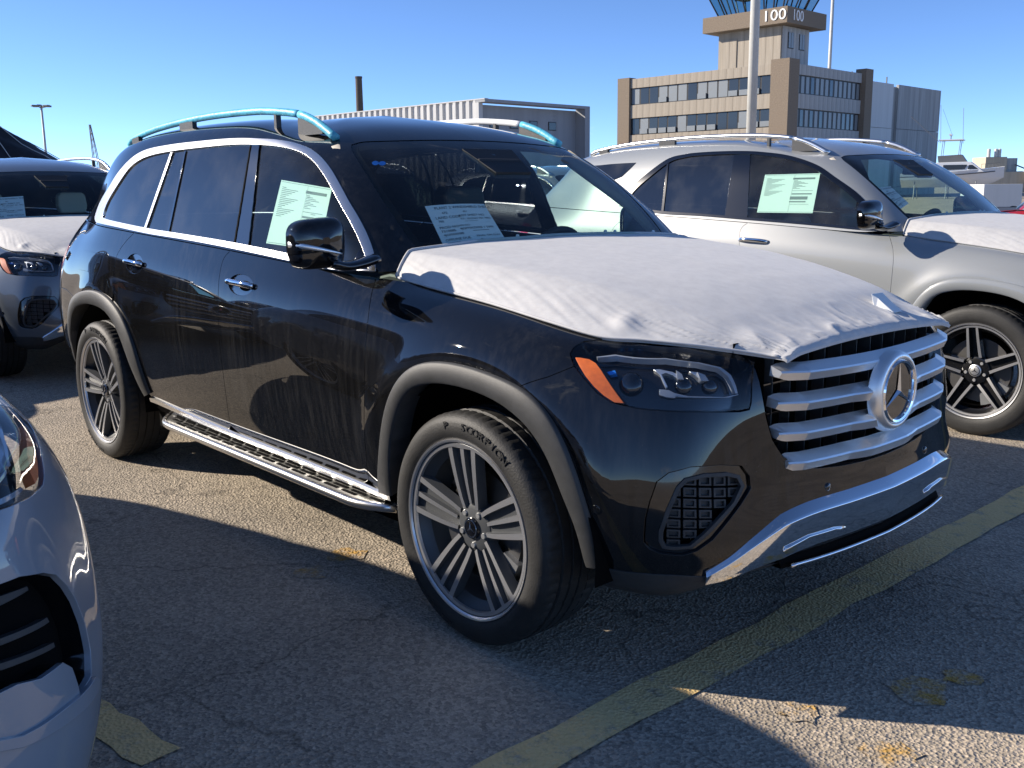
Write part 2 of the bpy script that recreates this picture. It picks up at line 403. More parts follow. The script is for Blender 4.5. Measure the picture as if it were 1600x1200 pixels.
def tri_panel(poly, res, holes=(), inner=True):
    """triangulated polygon with an even inner lattice -> pts, tris, boundary loops"""
    loops = [resample(poly, res)]+[resample(h, res) for h in holes]
    pts = []; edges = []; L = []
    for l in loops:
        b = len(pts); pts += l.tolist(); k = len(l); edges += [(b+i, b+(i+1) % k) for i in range(k)]; L.append(list(range(b, b+k)))
    if inner:
        lo, hi = loops[0].min(0), loops[0].max(0)
        gx = np.arange(lo[0]+res*.5, hi[0], res); gy = np.arange(lo[1]+res*.5, hi[1], res)
        if len(gx) and len(gy):
            G = np.stack(np.meshgrid(gx, gy, indexing='ij'), -1).reshape(-1, 2)
            k = inside(loops[0], G)
            for h in loops[1:]: k &= ~inside(h, G)
            G = G[k]
            if len(G):
                A = np.array(pts); keep = np.ones(len(G), bool)
                for c in range(0, len(G), 500):
                    d = ((G[c:c+500, None]-A[None])**2).sum(2).min(1); keep[c:c+500] = d > (res*.45)**2
                pts += G[keep].tolist()
    V, _, F, vo, _, _ = delaunay_2d_cdt([Vector(p) for p in pts], edges, [], 0, 1e-7)
    V = np.array([v[:] for v in V]); F = [f for f in F if len(f) == 3]
    c = np.array([V[list(f)].mean(0) for f in F]); k = inside(loops[0], c)
    for h in loops[1:]: k &= ~inside(h, c)
    mp_ = {}
    for i, o in enumerate(vo):
        for j in o: mp_[j] = i
    return V, [f for f, q in zip(F, k) if q], [[mp_.get(i, i) for i in l] for l in L]
def panel(name, surf, poly, mat, parent, off=0.0, gap=0.002, lip=0.012, res=0.03, holes=(), both=True, side=1, fn=None, label=None, snap=False):
    """a sheet-metal or glass piece cut from a sheet: real edges with a small radius, turned in at the gap"""
    poly = np.asarray(poly, float)
    pl = inset(poly, gap) if gap else (poly if area2(poly) > 0 else poly[::-1])
    hl = [inset(h, -gap) if gap else h for h in holes]
    if snap:
        pl = np.where((pl[:, :1] < .0065) & (np.arange(2) == 0), 0.0, pl)
    V, F, loops = tri_panel(pl, res, hl)
    Pb, Nb = surf.P(V), surf.N(V)
    P = Pb+Nb*off
    if fn is not None: P = fn(P, V)
    verts = P.tolist(); nor = Nb.tolist(); faces = [list(f) for f in F]
    for i, f in enumerate(faces):
        a, b, c = P[f[0]], P[f[1]], P[f[2]]
        if np.dot(np.cross(b-a, c-a), Nb[f[0]]) < 0: faces[i] = f[::-1]
    if lip:
        for li, l in enumerate(loops):
            l = np.array(l); pp, nn = P[l], Nb[l]
            t = np.roll(pp, -1, 0)-np.roll(pp, 1, 0); t /= np.linalg.norm(t, axis=1)[:, None]+1e-12
            lat = np.cross(t, nn); c = V[l]
            ctr = surf.P((c+ (inset(c, 0.004)-c if area2(c) > 0 else (c-c))))+nn*off if False else None
            # lateral direction: away from the piece
            ar = area2(c); tt = np.roll(c, -1, 0)-np.roll(c, 1, 0); o2 = np.stack([tt[:, 1], -tt[:, 0]], -1)*(1 if ar > 0 else -1)
            if li > 0: o2 = -o2
            o2 /= np.linalg.norm(o2, axis=1)[:, None]+1e-12
            q = surf.P(np.clip(c+o2*0.003, 0, [surf.S, surf.T]))+nn*off-pp
            sg = np.sign(np.einsum('ij,ij->i', q, lat)); sg[sg == 0] = 1; lat = lat*sg[:, None]
            e = 0.0012; b0 = len(verts); k = len(l)
            r1 = pp+lat*e*.7-nn*e*.3; r2 = pp+lat*e-nn*e; r3 = pp+lat*e-nn*lip
            verts += r1.tolist()+r2.tolist()+r3.tolist()
            n1 = nn*.7+lat*.7; n1 /= np.linalg.norm(n1, axis=1)[:, None]
            nor += n1.tolist()+lat.tolist()+lat.tolist()
            rings = [list(l)]+[[b0+j*k+i for i in range(k)] for j in range(3)]
            va = np.array(verts)
            for ra, rb in zip(rings[:-1], rings[1:]):
                for i in range(k):
                    j = (i+1) % k; f = [ra[i], ra[j], rb[j], rb[i]]
                    if snap and V[l[i]][0] < 1e-4 and V[l[j]][0] < 1e-4: continue
                    a_, b_, c_ = va[f[0]], va[f[1]], va[f[2]]
                    nv = np.cross(b_-a_, c_-a_); ref = lat[i]+nn[i]*.3
                    faces.append(f if np.dot(nv, ref) > 0 else f[::-1])
    out = []
    sides = (1, -1) if both else (side,)
    for sg in sides:
        vv = np.array(verts)*[1, sg, 1]; nn_ = np.array(nor)*[1, sg, 1]
        o = mk(name, vv, faces if sg > 0 else [f[::-1] for f in faces], mat, parent, normals=nn_)
        if label: o['label'] = label
        out.append(o)
    return out
DEBUG=False

# ------------------------------------------------------------------ the body shape of the big estate car (x forward from the front axle, y left, z up)
HUB_Z, TYRE_R, WB = 0.376, 0.379, 3.135
PLAN = np.array([(.925,0),(.918,-.20),(.892,-.42),(.838,-.62),(.735,-.785),(.585,-.885),(.40,-.94),(.20,-.962),(-.05,-.972),(-.38,-.975),
        (-.80,-.978),(-1.5,-.982),(-2.3,-.978),(-2.85,-.968),(-3.22,-.955),(-3.58,-.932),(-3.88,-.900),(-4.10,-.845),(-4.23,-.69),(-4.32,-.42),(-4.335,0)])
_t = np.gradient(PLAN, axis=0); _t[0] = (0, -1); _t[-1] = (0, 1); _t /= np.linalg.norm(_t, axis=1)[:, None]
PN = np.stack([_t[:, 1]*1.0, -_t[:, 0]], -1); PN = -PN      # outward
if PN[10][1] > 0: PN = -PN
def rows(kind):
    return {
    'F': [(-.30,.325),(-.13,.33),(-.06,.35),(-.025,.41),(-.025,.50),(-.045,.58),(-.052,.68),(-.058,.78),(-.072,.88),(-.10,.95),(-.16,.985),(-.30,1.0)],
    'C': [(-.25,.245),(-.10,.265),(-.04,.32),(-.008,.41),(.004,.51),(0,.61),(-.016,.70),(-.036,.79),(-.060,.87),(-.086,.935),(-.125,.985),(-.20,1.005)],
    'W': [(-.20,.23),(-.09,.28),(-.04,.37),(-.014,.50),(0,.62),(.003,.74),(-.004,.84),(-.019,.92),(-.043,.985),(-.078,1.03),(-.13,1.055),(-.20,1.07)],
    'D': [(-.16,.25),(-.095,.32),(-.052,.42),(-.026,.54),(-.010,.67),(-.001,.80),(-.002,.91),(-.010,1.0),(-.026,1.075),(-.042,1.125),(-.056,1.165),(-.072,1.215)],
    'R': [(-.20,.30),(-.09,.36),(-.03,.45),(-.005,.56),(.0,.67),(.0,.79),(-.006,.90),(-.018,1.0),(-.038,1.09),(-.066,1.17),(-.104,1.24),(-.148,1.31)]}[kind]
KIND = ['F','F','F','F','C','C','W','W','W','W','D','D','D','D','D','R','R','R','R','R','R']
TOPH = [None,None,None,None,None,1.0,1.015,1.05,1.082,1.115,1.142,1.187,1.224,1.249,1.264,1.276,1.284,1.29,1.294,1.296,1.296]   # height of the top row
NET_B = np.zeros((21, 12, 3))
for i in range(21):
    rr = rows(KIND[i])
    for j, (o, h) in enumerate(rr):
        if TOPH[i] is not None and j >= 6:
            k = (h-rr[5][1])/(rr[11][1]-rr[5][1]); h = rr[5][1]+k*(TOPH[i]-rr[5][1])
        if KIND[i] == 'R' and i >= 16 and j >= 6: o = o*(1.2 if i == 16 else 1.55)
        NET_B[i, j] = (PLAN[i, 0]+PN[i, 0]*o, PLAN[i, 1]+PN[i, 1]*o if i not in (0, 20) else 0, h)
def arch_bump(p):
    d = np.zeros(len(p))
    for wx in (0.0, -WB):
        r = np.hypot(p[:, 0]-wx, p[:, 2]-HUB_Z); a = np.clip((p[:, 2]-0.35)/0.25, 0, 1)
        d += 0.014*np.exp(-((r-.55)/.065)**2)*a*np.clip((np.abs(p[:, 1])-.72)/.15, 0, 1)
    # crease under the window line, and a soft hollow along the lower doors
    return d
BODY = Surf(NET_B, arch_bump, vmid=0.55, umid=0.6)
NET_G = np.zeros((21, 9, 3))
# front stations: windscreen and front pillar
WS = [((-.44,0,1.17),(-1.07,0,1.650)),((-.445,-.22,1.17),(-1.075,-.18,1.650)),((-.46,-.42,1.17),(-1.085,-.34,1.646)),((-.49,-.57,1.165),(-1.10,-.465,1.638)),
      ((-.515,-.675,1.16),(-1.10,-.55,1.630)),((-.535,-.755,1.155),(-1.112,-.608,1.620)),((-.553,-.815,1.15),(-1.135,-.658,1.610)),((-.585,-.862,1.15),(-1.18,-.702,1.603)),((-.645,-.893,1.155),(-1.27,-.735,1.605))]
for i, (b, t) in enumerate(WS):
    b, t = np.array(b), np.array(t)
    bow = np.array([.03, -0.02 if i > 3 else 0, .03])
    q = min(1, max(0, (i-3)/5))
    for j, k in enumerate((0, .18, .42+.02*q, .68+.06*q, .90+.05*q)): NET_G[i, j] = b+(t-b)*k+bow*4*k*(1-k)*0.8
    xc = np.interp(i, [0, 8], [-1.75, -1.95])
    yr = t[1]
    NET_G[i, 5] = t+np.array([-.10, yr*-.02, .034])
    NET_G[i, 6] = (t[0]-.26+.10*q, yr*(.93-.11*q), t[2]+.075-.015*q)
    NET_G[i, 7] = (t[0]*.45+xc*.55-.12, yr*.6, 1.762 if i < 5 else 1.757)
    NET_G[i, 8] = (xc, 0, 1.785)
def side_rows(x, g0, g1, zt, ye, xc, lean=0.0):
    """door-side station: glass, roof edge, roof; zt = height of the roof edge, ye = its half width"""
    out = [g0, g1]
    e = np.array([x+lean, -ye-.085, zt-.085])
    out.append(g1+(e-g1)*.42+np.array([0, -.012, 0])); out.append(g1+(e-g1)*.78+np.array([0, -.012, .0]))
    out.append(np.array([x+lean, -ye-.055, zt-.03])); out.append(np.array([x+lean*1.05, -ye+.005, zt+.008]))
    out.append(np.array([x+lean*1.1, -ye*.80, zt+.032])); out.append(np.array([(x+lean*1.1)*.6+xc*.4, -ye*.45, zt+.052])); out.append(np.array([xc, 0, zt+.057]))
    return out
SIDE = {9: (-.78, -1.42, 1.625, .685, -2.0), 10: (-.95, -1.62, 1.695, .672, -2.05), 11: (-1.5, -1.85, 1.729, .665, -2.2), 12: (-2.3, -2.42, 1.742, .655, -2.5), 13: (-2.85, -2.85, 1.735, .645, -2.8),
        14: (-3.22, -3.12, 1.720, .635, -3.0), 15: (-3.55, -3.34, 1.695, .62, -3.15), 16: (-3.78, -3.50, 1.668, .59, -3.25), 17: (-3.95, -3.62, 1.64, .53, -3.3), 18: (-4.06, -3.70, 1.63, .42, -3.35), 19: (-4.12, -3.75, 1.625, .25, -3.38), 20: (-4.14, -3.76, 1.625, 0.0, -3.4)}
for i, (x, xt, zt, ye, xc) in SIDE.items():
    g0 = NET_B[i, 11].copy()
    if i == 9: g0 = np.array([-.75, -.90, 1.15])
    if i == 10: g0 = NET_B[10, 11].copy()
    dr = NET_B[i, 11]-NET_B[i, 10]; g1 = g0+dr/np.linalg.norm(dr)*0.11 if i >= 10 else g0+np.array([-.08, .03, .08])
    top = np.array([xt, -ye, zt]); rowsG = side_rows(g1[0], g0, g1, zt, ye, xc, lean=xt-g1[0])
    if i == 20:
        for p in rowsG: p[1] = 0
    # the upper rows slide in x from the belt to the roof
    for j in range(9): NET_G[i, j] = rowsG[j]
    for j, k in ((2, .42), (3, .78)):
        NET_G[i, j, 0] = g1[0]+(xt-g1[0])*k
for j in range(9): NET_G[9, j] = .5*(NET_G[8, j]+NET_G[10, j])+np.array([0, -.006 if 0 < j < 5 else 0, .004 if j > 3 else 0])
GREEN = Surf(NET_G, None, vmid=0.4, umid=0.6)
def inv_fn(surf, pts, fn, guess_mask=None):
    """(s,t) where fn(P) (2 numbers) equals the wanted pair, e.g. the (x,z) of a side view"""
    if surf.grid is None: surf.build_grid()
    F = fn(surf.gP); out = []
    ok = np.ones(len(F), bool) if guess_mask is None else guess_mask(surf.gP)
    for q in np.atleast_2d(pts):
        st = surf.gst[np.argmin(np.where(ok, ((F-q)**2).sum(1), 1e9))].copy()
        for _ in range(10):
            h = 2e-3; A = np.clip(np.array([st, st+[h,0], st-[h,0], st+[0,h], st-[0,h]]), 0, [surf.S, surf.T]); f = fn(surf.P(A))
            J = np.stack([(f[1]-f[2])/(A[1,0]-A[2,0]+1e-12), (f[3]-f[4])/(A[3,1]-A[4,1]+1e-12)], 1); r = np.array(q)-f[0]
            st = np.clip(st+np.clip(np.linalg.solve(J.T@J+np.eye(2)*1e-5, J.T@r), -.04, .04), 0, [surf.S, surf.T])
        out.append(st)
    return np.array(out)
XZ = lambda P: P[:, [0, 2]]
YZ = lambda P: P[:, [1, 2]]
def pc(surf, px, n=None, M=None):
    """pixel polyline -> smooth curve on the sheet"""
    st = surf.inv(px, M)
    return interp(st, n or max(12, 4*len(px)))

# ------------------------------------------------------------------ outlines on the sheets (traced directions, landed on the body surface)
B_, G_ = BODY, GREEN
belt = pc(B_, [(150,349),(175,353),(231,365),(287,374),(344,384.5),(400,396),(460,409),(520,421),(588,434)], 50)
sillc = pc(B_, [(236,620),(330,660),(430,700),(520,736),(612,773)], 40)
dF = pc(B_, [(588,434),(583,450),(578,475),(574,509),(570,569),(569,640),(571,700),(578,758)], 40)
dM = pc(B_, [(361,388),(349,405),(343,430),(341,460),(341,494),(344,545),(349,587),(354,625),(363,673)], 40)
dR = pc(B_, [(211,361),(197,377),(184,396),(178,420),(176,440),(177.5,458)], 24)
aFo = pc(B_, [(594.5,765),(594,713),(598,667),(606,629),(621,596),(644,573),(671,564.6),(706,566),(744,575),(782,589),(817,606),(844,629),(867,660),(886,698),(905,748),(924,809),(945,884)], 70)
aFi = pc(B_, [(617,772),(614,713),(617.5,675),(627,637),(644,608),(675,598),(706,600),(744,610),(782,627),(813,650),(836,675),(859,713),(882,771),(905,828),(918.5,880)], 70)
HLp = [(890.6,552.5),(897,542),(912,533),(939.5,530),(986,533),(1071,541),(1145.6,551.4),(1178,559),(1177,572),(1175,600),(1174,629),(1171,639.6),(1156,643),(1092.5,643),(1029,641),(982,635),(954,628),(933,614),(912,591),(897,572)]
HL = B_.inv(HLp)
FOGp = [(1006,847),(1008,812),(1015,784),(1026,753),(1045,739),(1080,730),(1127,726.5),(1159,728),(1171,744),(1173,763),(1159,786),(1138,814),(1113,844),(1089,861),(1066,868),(1033,865),(1015,858)]
FOG = B_.inv(FOGp)
FOGIp = [(1033,847),(1033,833),(1045,798),(1061,763),(1073,751),(1103,744),(1138,742),(1155,746),(1162,760),(1150,786),(1127,812),(1103,837),(1080,856),(1052,858),(1038,856)]
FOGI = B_.inv(FOGIp)
seamBF = B_.inv([(895,573),(856,589),(812,604)])
lowc = pc(B_, [(918.5,880),(960,890),(1010,896),(1070,899),(1135,899)], 24)
# rear arch in side view, the same family of curve
rear_px_o = [(236,614),(221,572),(209,533),(195.5,500),(183.5,479),(170,464),(155,455),(140,452.6),(125,456.5),(114.5,467),(110.5,480),(109.5,500),(111.5,524),(117,548),(123,566)]
rear_px_i = [(230,617),(215,587),(203,557),(191,524),(179,500),(167,485),(152,476.6),(137,473.6),(125,476.6),(117.5,485),(114.3,500),(115,524),(119.5,545),(125,566)]
aRo = interp(B_.inv(rear_px_o), 70); aRi = interp(B_.inv(rear_px_i), 70)
def sm(c, k=2):
    for _ in range(k): c = np.concatenate([c[:1], (c[:-2]+2*c[1:-1]+c[2:])/4, c[-1:]])
    return c
aRo, aRi, aFo, aFi = sm(aRo, 6), sm(aRi, 6), sm(aFo, 4), sm(aFi, 4)
aFm, aRm = .5*(aFo+aFi), .5*(aRo+aRi)
if DEBUG:
    np.set_printoptions(precision=3, suppress=True)
    for nm, c in (('belt', belt), ('sill', sillc), ('dF', dF), ('dM', dM), ('dR', dR), ('aFo', aFo), ('aRo', aRo), ('aRi', aRi), ('HL', HL), ('FOG', FOG), ('low', lowc), ('seam', seamBF)):
        print('CURVE', nm, B_.P(c[::max(1, len(c)//6)]).tolist())
DLO_out = [(150,346),(149.5,338),(156,319),(169,296),(184,272),(197.5,256),(212.5,243),(231,234),(265,227),(325,220),(397,217),(435,219.5),(460,224),(480,231),(497,242),(515,262),(530,287),(545,315),(560,340),(575,370),(585,400),(590,432)]
DLO_in = [(160.5,340),(166,322),(182,293),(201,265),(216,252),(235,243.5),(265,237),(325,229.5),(397,226),(432,228.5),(455,233),(472,239),(488,250),(504,270),(518,293),(532,320),(547,346),(560,372),(571,400),(577,424)]
DLO_bot_in = [(160.5,340),(175,345),(231,357),(287,366),(344,375.5),(400,386),(460,398.5),(520,411),(577,424)]
dlo_o = pc(G_, DLO_out, 110); dlo_i = pc(G_, DLO_in, 100); dlo_bi = pc(G_, DLO_bot_in, 50)
dlo_bo = pc(G_, [(150,347),(175,353),(231,365),(287,374),(344,384.5),(400,396),(460,409),(520,421),(590,433)], 50)
wsE = pc(G_, [(655,391),(638,371),(615,338),(590,301),(566,262),(550,236),(549,226)], 40)
wsH = pc(G_, [(549,226),(566,221.5),(600,220),(640,219),(700,218.5),(745,219.5)], 30)
if DEBUG:
    for nm, c in (('dlo_o', dlo_o), ('dlo_bo', dlo_bo), ('dlo_i', dlo_i), ('wsE', wsE), ('wsH', wsH)):
        print('CURVEG', nm, G_.P(c[::max(1, len(c)//7)]).tolist(), c[::max(1, len(c)//7)].tolist())

# ------------------------------------------------------------------ wheels
def star_mesh(R, h, cen, mb, ax='x', depth=0.004, hub=0.12):
    """three-pointed star, each arm a ridge"""
    def P(y, z, d):
        return (cen[0]+d, cen[1]+y, cen[2]+z) if ax == 'x' else (cen[0]+y, cen[1]-d, cen[2]+z)
    for k in range(3):
        a = math.radians(90+120*k); t = (math.cos(a)*R, math.sin(a)*R)
        l = (math.cos(a+math.pi/3)*R*hub, math.sin(a+math.pi/3)*R*hub); r = (math.cos(a-math.pi/3)*R*hub, math.sin(a-math.pi/3)*R*hub)
        mb.add([P(*t, h), P(*l, h), P(0, 0, h+depth), P(*r, h)], [(0, 1, 2), (0, 2, 3)])
def make_wheel_meshes(kind):
    """meshes of a wheel whose axle is y and whose outer face looks to -y; centre at the origin"""
    W = {}
    R, ho, hi = TYRE_R, -0.145, 0.125           # outer and inner sidewall planes
    rl = 0.287 if kind == 'triple' else 0.272
    prof = [(rl-.012, ho+.030), (rl, ho+.016), (rl+.012, ho+.006), (rl+.035, ho-.001), (R-.035, ho+.002), (R-.02, ho+.008), (R-.008, ho+.022)]
    y = ho+.034
    ribs = 5; wid = (hi-.034-y)/ribs
    for i in range(ribs):
        prof += [(R-(.003 if i in (0, ribs-1) else 0), y+.002), (R-(.003 if i in (0, ribs-1) else 0), y+wid-.008), (R-.008, y+wid-.007), (R-.008, y+wid-.001)]; y += wid
    prof += [(R-.008, hi-.022), (R-.02, hi-.008), (R-.05, hi), (rl, hi-.02), (rl-.012, hi-.03)]
    n = 256; mb = MB(); rg = []
    for k in range(n):                              # shoulder sipes: every fourth step sinks
        a = 2*math.pi*k/n
        rg.append([((r-(.0045 if (k % 4 == 0 and r > R-.0045 and (h < ho+.075 or h > hi-.075)) else (.0025 if (k % 8 == 3 and r > R-.0005) else 0)))*math.cos(a), h, (r-(.0045 if (k % 4 == 0 and r > R-.0045 and (h < ho+.075 or h > hi-.075)) else (.0025 if (k % 8 == 3 and r > R-.0005) else 0)))*math.sin(a)) for r, h in prof])
    mb.rings(rg+[rg[0]], closed=False)
    W['tyre'] = (mb.v, mb.f, 'rubber')
    # raised sidewall lettering
    tb = MB()
    word = 'SCORPION'
    if kind == 'triple':
        for wrd, a0, sz, sp in (('P  SCORPION', 98, .034, 4.9), ('ALL SEASON', 255, .020, 4.0)):
            for i, ch in enumerate(wrd):
                if ch == ' ': continue
                v, f = text_mesh(ch, sz, 0.0012)
                if not len(v): continue
                ang = math.radians(a0-i*sp)
                rr = .337
                ca, sa = math.cos(ang), math.sin(ang)
                vv = [(ca*(rr+p[1])+sa*p[0]*1.25, ho-.0015-p[2], sa*(rr+p[1])-ca*p[0]*1.25) for p in v]
                tb.add(vv, [q[::-1] for q in f])
    else:
        for i, ch in enumerate('DIREZZA'):
            pass
    if tb.v: W['lettering'] = (tb.v, tb.f, 'rubber_text')
    # barrel
    mb = MB(); mb.lathe([(rl, ho+.012), (rl-.010, ho+.016), (rl-.016, ho+.035), (rl-.045, ho+.06), (rl-.05, hi-.05), (rl-.02, hi-.02)], 64, 'y')
    W['barrel'] = (mb.v, mb.f, 'rim_dark' if kind == 'triple' else 'rim_black')
    mb = MB(); mb.lathe([(rl-.008, ho+.018), (rl-.002, ho+.008), (rl+.004, ho+.006), (rl+.006, ho+.016)], 96, 'y')
    mb.lathe([(rl-.022, ho+.026), (rl-.020, ho+.0165), (rl-.010, ho+.015), (rl-.008, ho+.022)], 96, 'y')
    W['lip'] = (mb.v, mb.f, 'rim_face')
    # spokes: bright machined bars on dark flanks
    face = MB(); dark = MB()
    def bar(ang, o0, o1, r0, r1, w0, w1, y0, y1, dep=0.035):
        ca, sa = math.cos(ang), math.sin(ang); N_ = 7
        Ra = []; 
        for i in range(N_):
            k = i/(N_-1); r = r0+(r1-r0)*k; o = o0+(o1-o0)*(k**.75); wd = w0+(w1-w0)*k
            yy = y0+(y1-y0)*(1-(1-k)**1.6)
            pts = []
            for dx, dy in ((-wd/2, yy), (wd/2, yy), (wd/2+.004, yy+dep), (-wd/2-.004, yy+dep)):
                t = o+dx; pts.append((ca*r-sa*t, dy, sa*r+ca*t))
            Ra.append(pts)
        b = len(face.v)
        face.v += [p for q in Ra for p in (q[0], q[1])]; face.f += [(b+2*i, b+2*i+1, b+2*i+3, b+2*i+2) for i in range(N_-1)]
        b = len(dark.v); dark.v += [(p[0], p[1]+.0006, p[2]) for q in Ra for p in q]
        for i in range(N_-1):
            for a_, c_ in ((1, 2), (2, 3), (3, 0)):
                dark.f.append((b+4*i+a_, b+4*i+c_, b+4*i+4+c_, b+4*i+4+a_))
        e = b+4*(N_-1); dark.f += [(e, e+1, e+2, e+3)]
    yh, yl = ho+.040, ho+.018
    if kind == 'triple':
        for k in range(5):
            a = math.radians(90+72*k)
            bar(a, -.031, -.058, .064, rl-.012, .014, .021, yh, yl); bar(a, .031, .058, .064, rl-.012, .014, .021, yh, yl); bar(a, 0, 0, .078, rl-.012, .011, .018, yh+.003, yl+.002)
            ca, sa = math.cos(a), math.sin(a)
            # pocket floor between the three bars
            P = []
            for r, wd, yy in ((.06, .036, yh+.014), (.13, .050, yh+.010), (rl-.014, .064, yl+.014)):
                P += [(ca*r-sa*(-wd), yy, sa*r+ca*(-wd)), (ca*r-sa*wd, yy, sa*r+ca*wd)]
            dark.add(P, [(0, 1, 3, 2), (2, 3, 5, 4)])
            # bright web where the arms meet the lip
            P = [(ca*r-sa*o, yl-.0004, sa*r+ca*o) for r, o in ((rl-.024, -.068), (rl-.024, .068), (rl-.006, .070), (rl-.006, -.070))]
            face.add(P, [(0, 1, 2, 3)])
    else:
        for k in range(5):
            a = math.radians(90+72*k+8)
            bar(a, -.034, -.026, .075, rl-.008, .017, .013, yh-.004, yl); bar(a, .034, .026, .075, rl-.008, .017, .013, yh-.004, yl)
            ca, sa = math.cos(a), math.sin(a); P = []
            for r, wd, yy in ((.06, .034, yh+.022), (.13, .030, yh+.018), (rl-.014, .024, yl+.02)):
                P += [(ca*r-sa*(-wd), yy, sa*r+ca*(-wd)), (ca*r-sa*wd, yy, sa*r+ca*wd)]
            dark.add(P, [(0, 1, 3, 2), (2, 3, 5, 4)])
    dark.lathe([(.0, yh+.004), (.062, yh+.004), (.078, yh+.010), (.085, yh+.04), (.085, yh+.08)], 40, 'y')
    W['spoke_flanks'] = (dark.v, dark.f, 'rim_dark' if kind == 'triple' else 'rim_black')
    W['spoke_faces'] = (face.v, face.f, 'rim_face')
    mb = MB(); mb.lathe([(.0, yh-.006), (.030, yh-.006), (.0345, yh-.003), (.036, yh+.006)], 40, 'y'); W['hub_cap'] = (mb.v, mb.f, 'gloss_black' if kind == 'triple' else 'satin_chrome')
    mb = MB(); star_mesh(.024, 0, (0, yh-.0064, 0), mb, 'y', .0012, .16)
    mb.lathe([(.026, yh-.0065), (.0295, yh-.0065), (.031, yh-.004)], 40, 'y'); W['hub_star'] = (mb.v, mb.f, 'chrome' if kind == 'triple' else 'gloss_black')
    mb = MB()
    for k in range(5):
        a = math.radians(90+36+72*k); mb.lathe([(.0, yh-.001), (.009, yh-.001), (.010, yh+.004), (.010, yh+.02)], 10, 'y', (math.cos(a)*.056, 0, math.sin(a)*.056))
    W['lug_bolts'] = (mb.v, mb.f, 'satin_chrome')
    mb = MB(); mb.lathe([(.09, ho+.085), (.185, ho+.085), (.185, ho+.115), (.09, ho+.115)], 56, 'y'); W['brake_disc'] = (mb.v, mb.f, 'brake_disc')
    mb = MB(); q = []
    for i in range(9):
        a = math.radians(-28+7*i); q.append([(math.cos(a)*r, y_, math.sin(a)*r) for r, y_ in ((.135, ho+.066), (.205, ho+.066), (.205, ho+.13), (.135, ho+.13))])
    mb.rings(q); W['caliper'] = (mb.v, mb.f, 'caliper')
    W['_out'] = {}
    for k, (v, f, m) in list((a, b) for a, b in W.items() if a != '_out'):
        me = bpy.data.meshes.new(k); me.from_pydata([tuple(map(float, p)) for p in v], [], [tuple(map(int, x)) for x in f]); me.update()
        bm = bmesh.new(); bm.from_mesh(me)
        if k not in ('spoke_faces',): bmesh.ops.recalc_face_normals(bm, faces=bm.faces)
        else:
            for fc in bm.faces:
                fc.normal_update()
                if fc.normal.y > 0: fc.normal_flip()
        bm.to_mesh(me); bm.free(); me.materials.append(MATS[m])
        me.polygons.foreach_set('use_smooth', [True]*len(me.polygons))
        try: me.set_sharp_from_angle(angle=math.radians(35))
        except Exception: pass
        W['_out'][k] = me
    return W['_out']
WHEELS = {k: make_wheel_meshes(k) for k in ('triple', 'double')}
def add_wheel(parent, kind, x, side, spin=0.0, steer=0.0):
    ms = WHEELS[kind]; w_ = bpy.data.objects.new('wheel', ms['barrel']); COL.objects.link(w_); w_.parent = parent
    w_.location = (x, side*0.835, HUB_Z); w_.rotation_euler = (0, spin, (0 if side < 0 else math.pi)+steer)
    for k, me in ms.items():
        if k == 'barrel': continue
        o = bpy.data.objects.new(k, me); COL.objects.link(o); o.parent = w_
        if k in ('lettering', 'lug_bolts'): o['kind'] = 'stuff'
        if k in ('caliper',): o.rotation_euler = (0, -spin+(0.9 if side < 0 else -0.9), 0)
    return w_

# ------------------------------------------------------------------ car builder
def strip_between(name, surf, c0, c1, prof, mat, parent, both=True, ret=None):
    """moulding laid on a sheet between two curves; prof: (fraction, height)"""
    n = len(c0); V = []; F = []; m_ = len(prof)+(1 if ret else 0)
    for k, h in prof:
        st = c0*(1-k)+c1*k; V.append(surf.P(st)+surf.N(st)*h)
    if ret:
        st = c1; V.append(surf.P(st)+surf.N(st)*ret)
    V = np.array(V)
    idx = lambda j, i: j*n+i
    for j in range(m_-1):
        for i in range(n-1): F.append((idx(j, i), idx(j, i+1), idx(j+1, i+1), idx(j+1, i)))
    V = V.reshape(-1, 3)
    st = .5*(c0+c1); Nn = surf.N(st[n//2:n//2+1])[0]
    a, b, c = V[F[len(F)//2][0]], V[F[len(F)//2][1]], V[F[len(F)//2][2]]
    if np.dot(np.cross(b-a, c-a), Nn) < 0: F = [f[::-1] for f in F]
    o = []
    for sg in ((1, -1) if both else (1,)):
        ob = mk(name, V*[1, sg, 1], F if sg > 0 else [f[::-1] for f in F], mat, parent)
        o.append(ob)
        try: ob.data.set_sharp_from_angle(angle=math.radians(50))
        except Exception: pass
    return o
def cat(*a): return np.concatenate([np.atleast_2d(x) for x in a], 0)
def ell(c, a, b, n=28, tilt=0.0):
    t = np.linspace(0, 2*math.pi, n, endpoint=False); x, y = a*np.cos(t), b*np.sin(t)
    return np.stack([c[0]+x*math.cos(tilt)-y*math.sin(tilt), c[1]+x*math.sin(tilt)+y*math.cos(tilt)], -1)
def cutc(c, key, lo=None, hi=None):
    m_ = np.ones(len(c), bool)
    if lo is not None: m_ &= c[:, key] >= lo
    if hi is not None: m_ &= c[:, key] <= hi
    return c[m_]
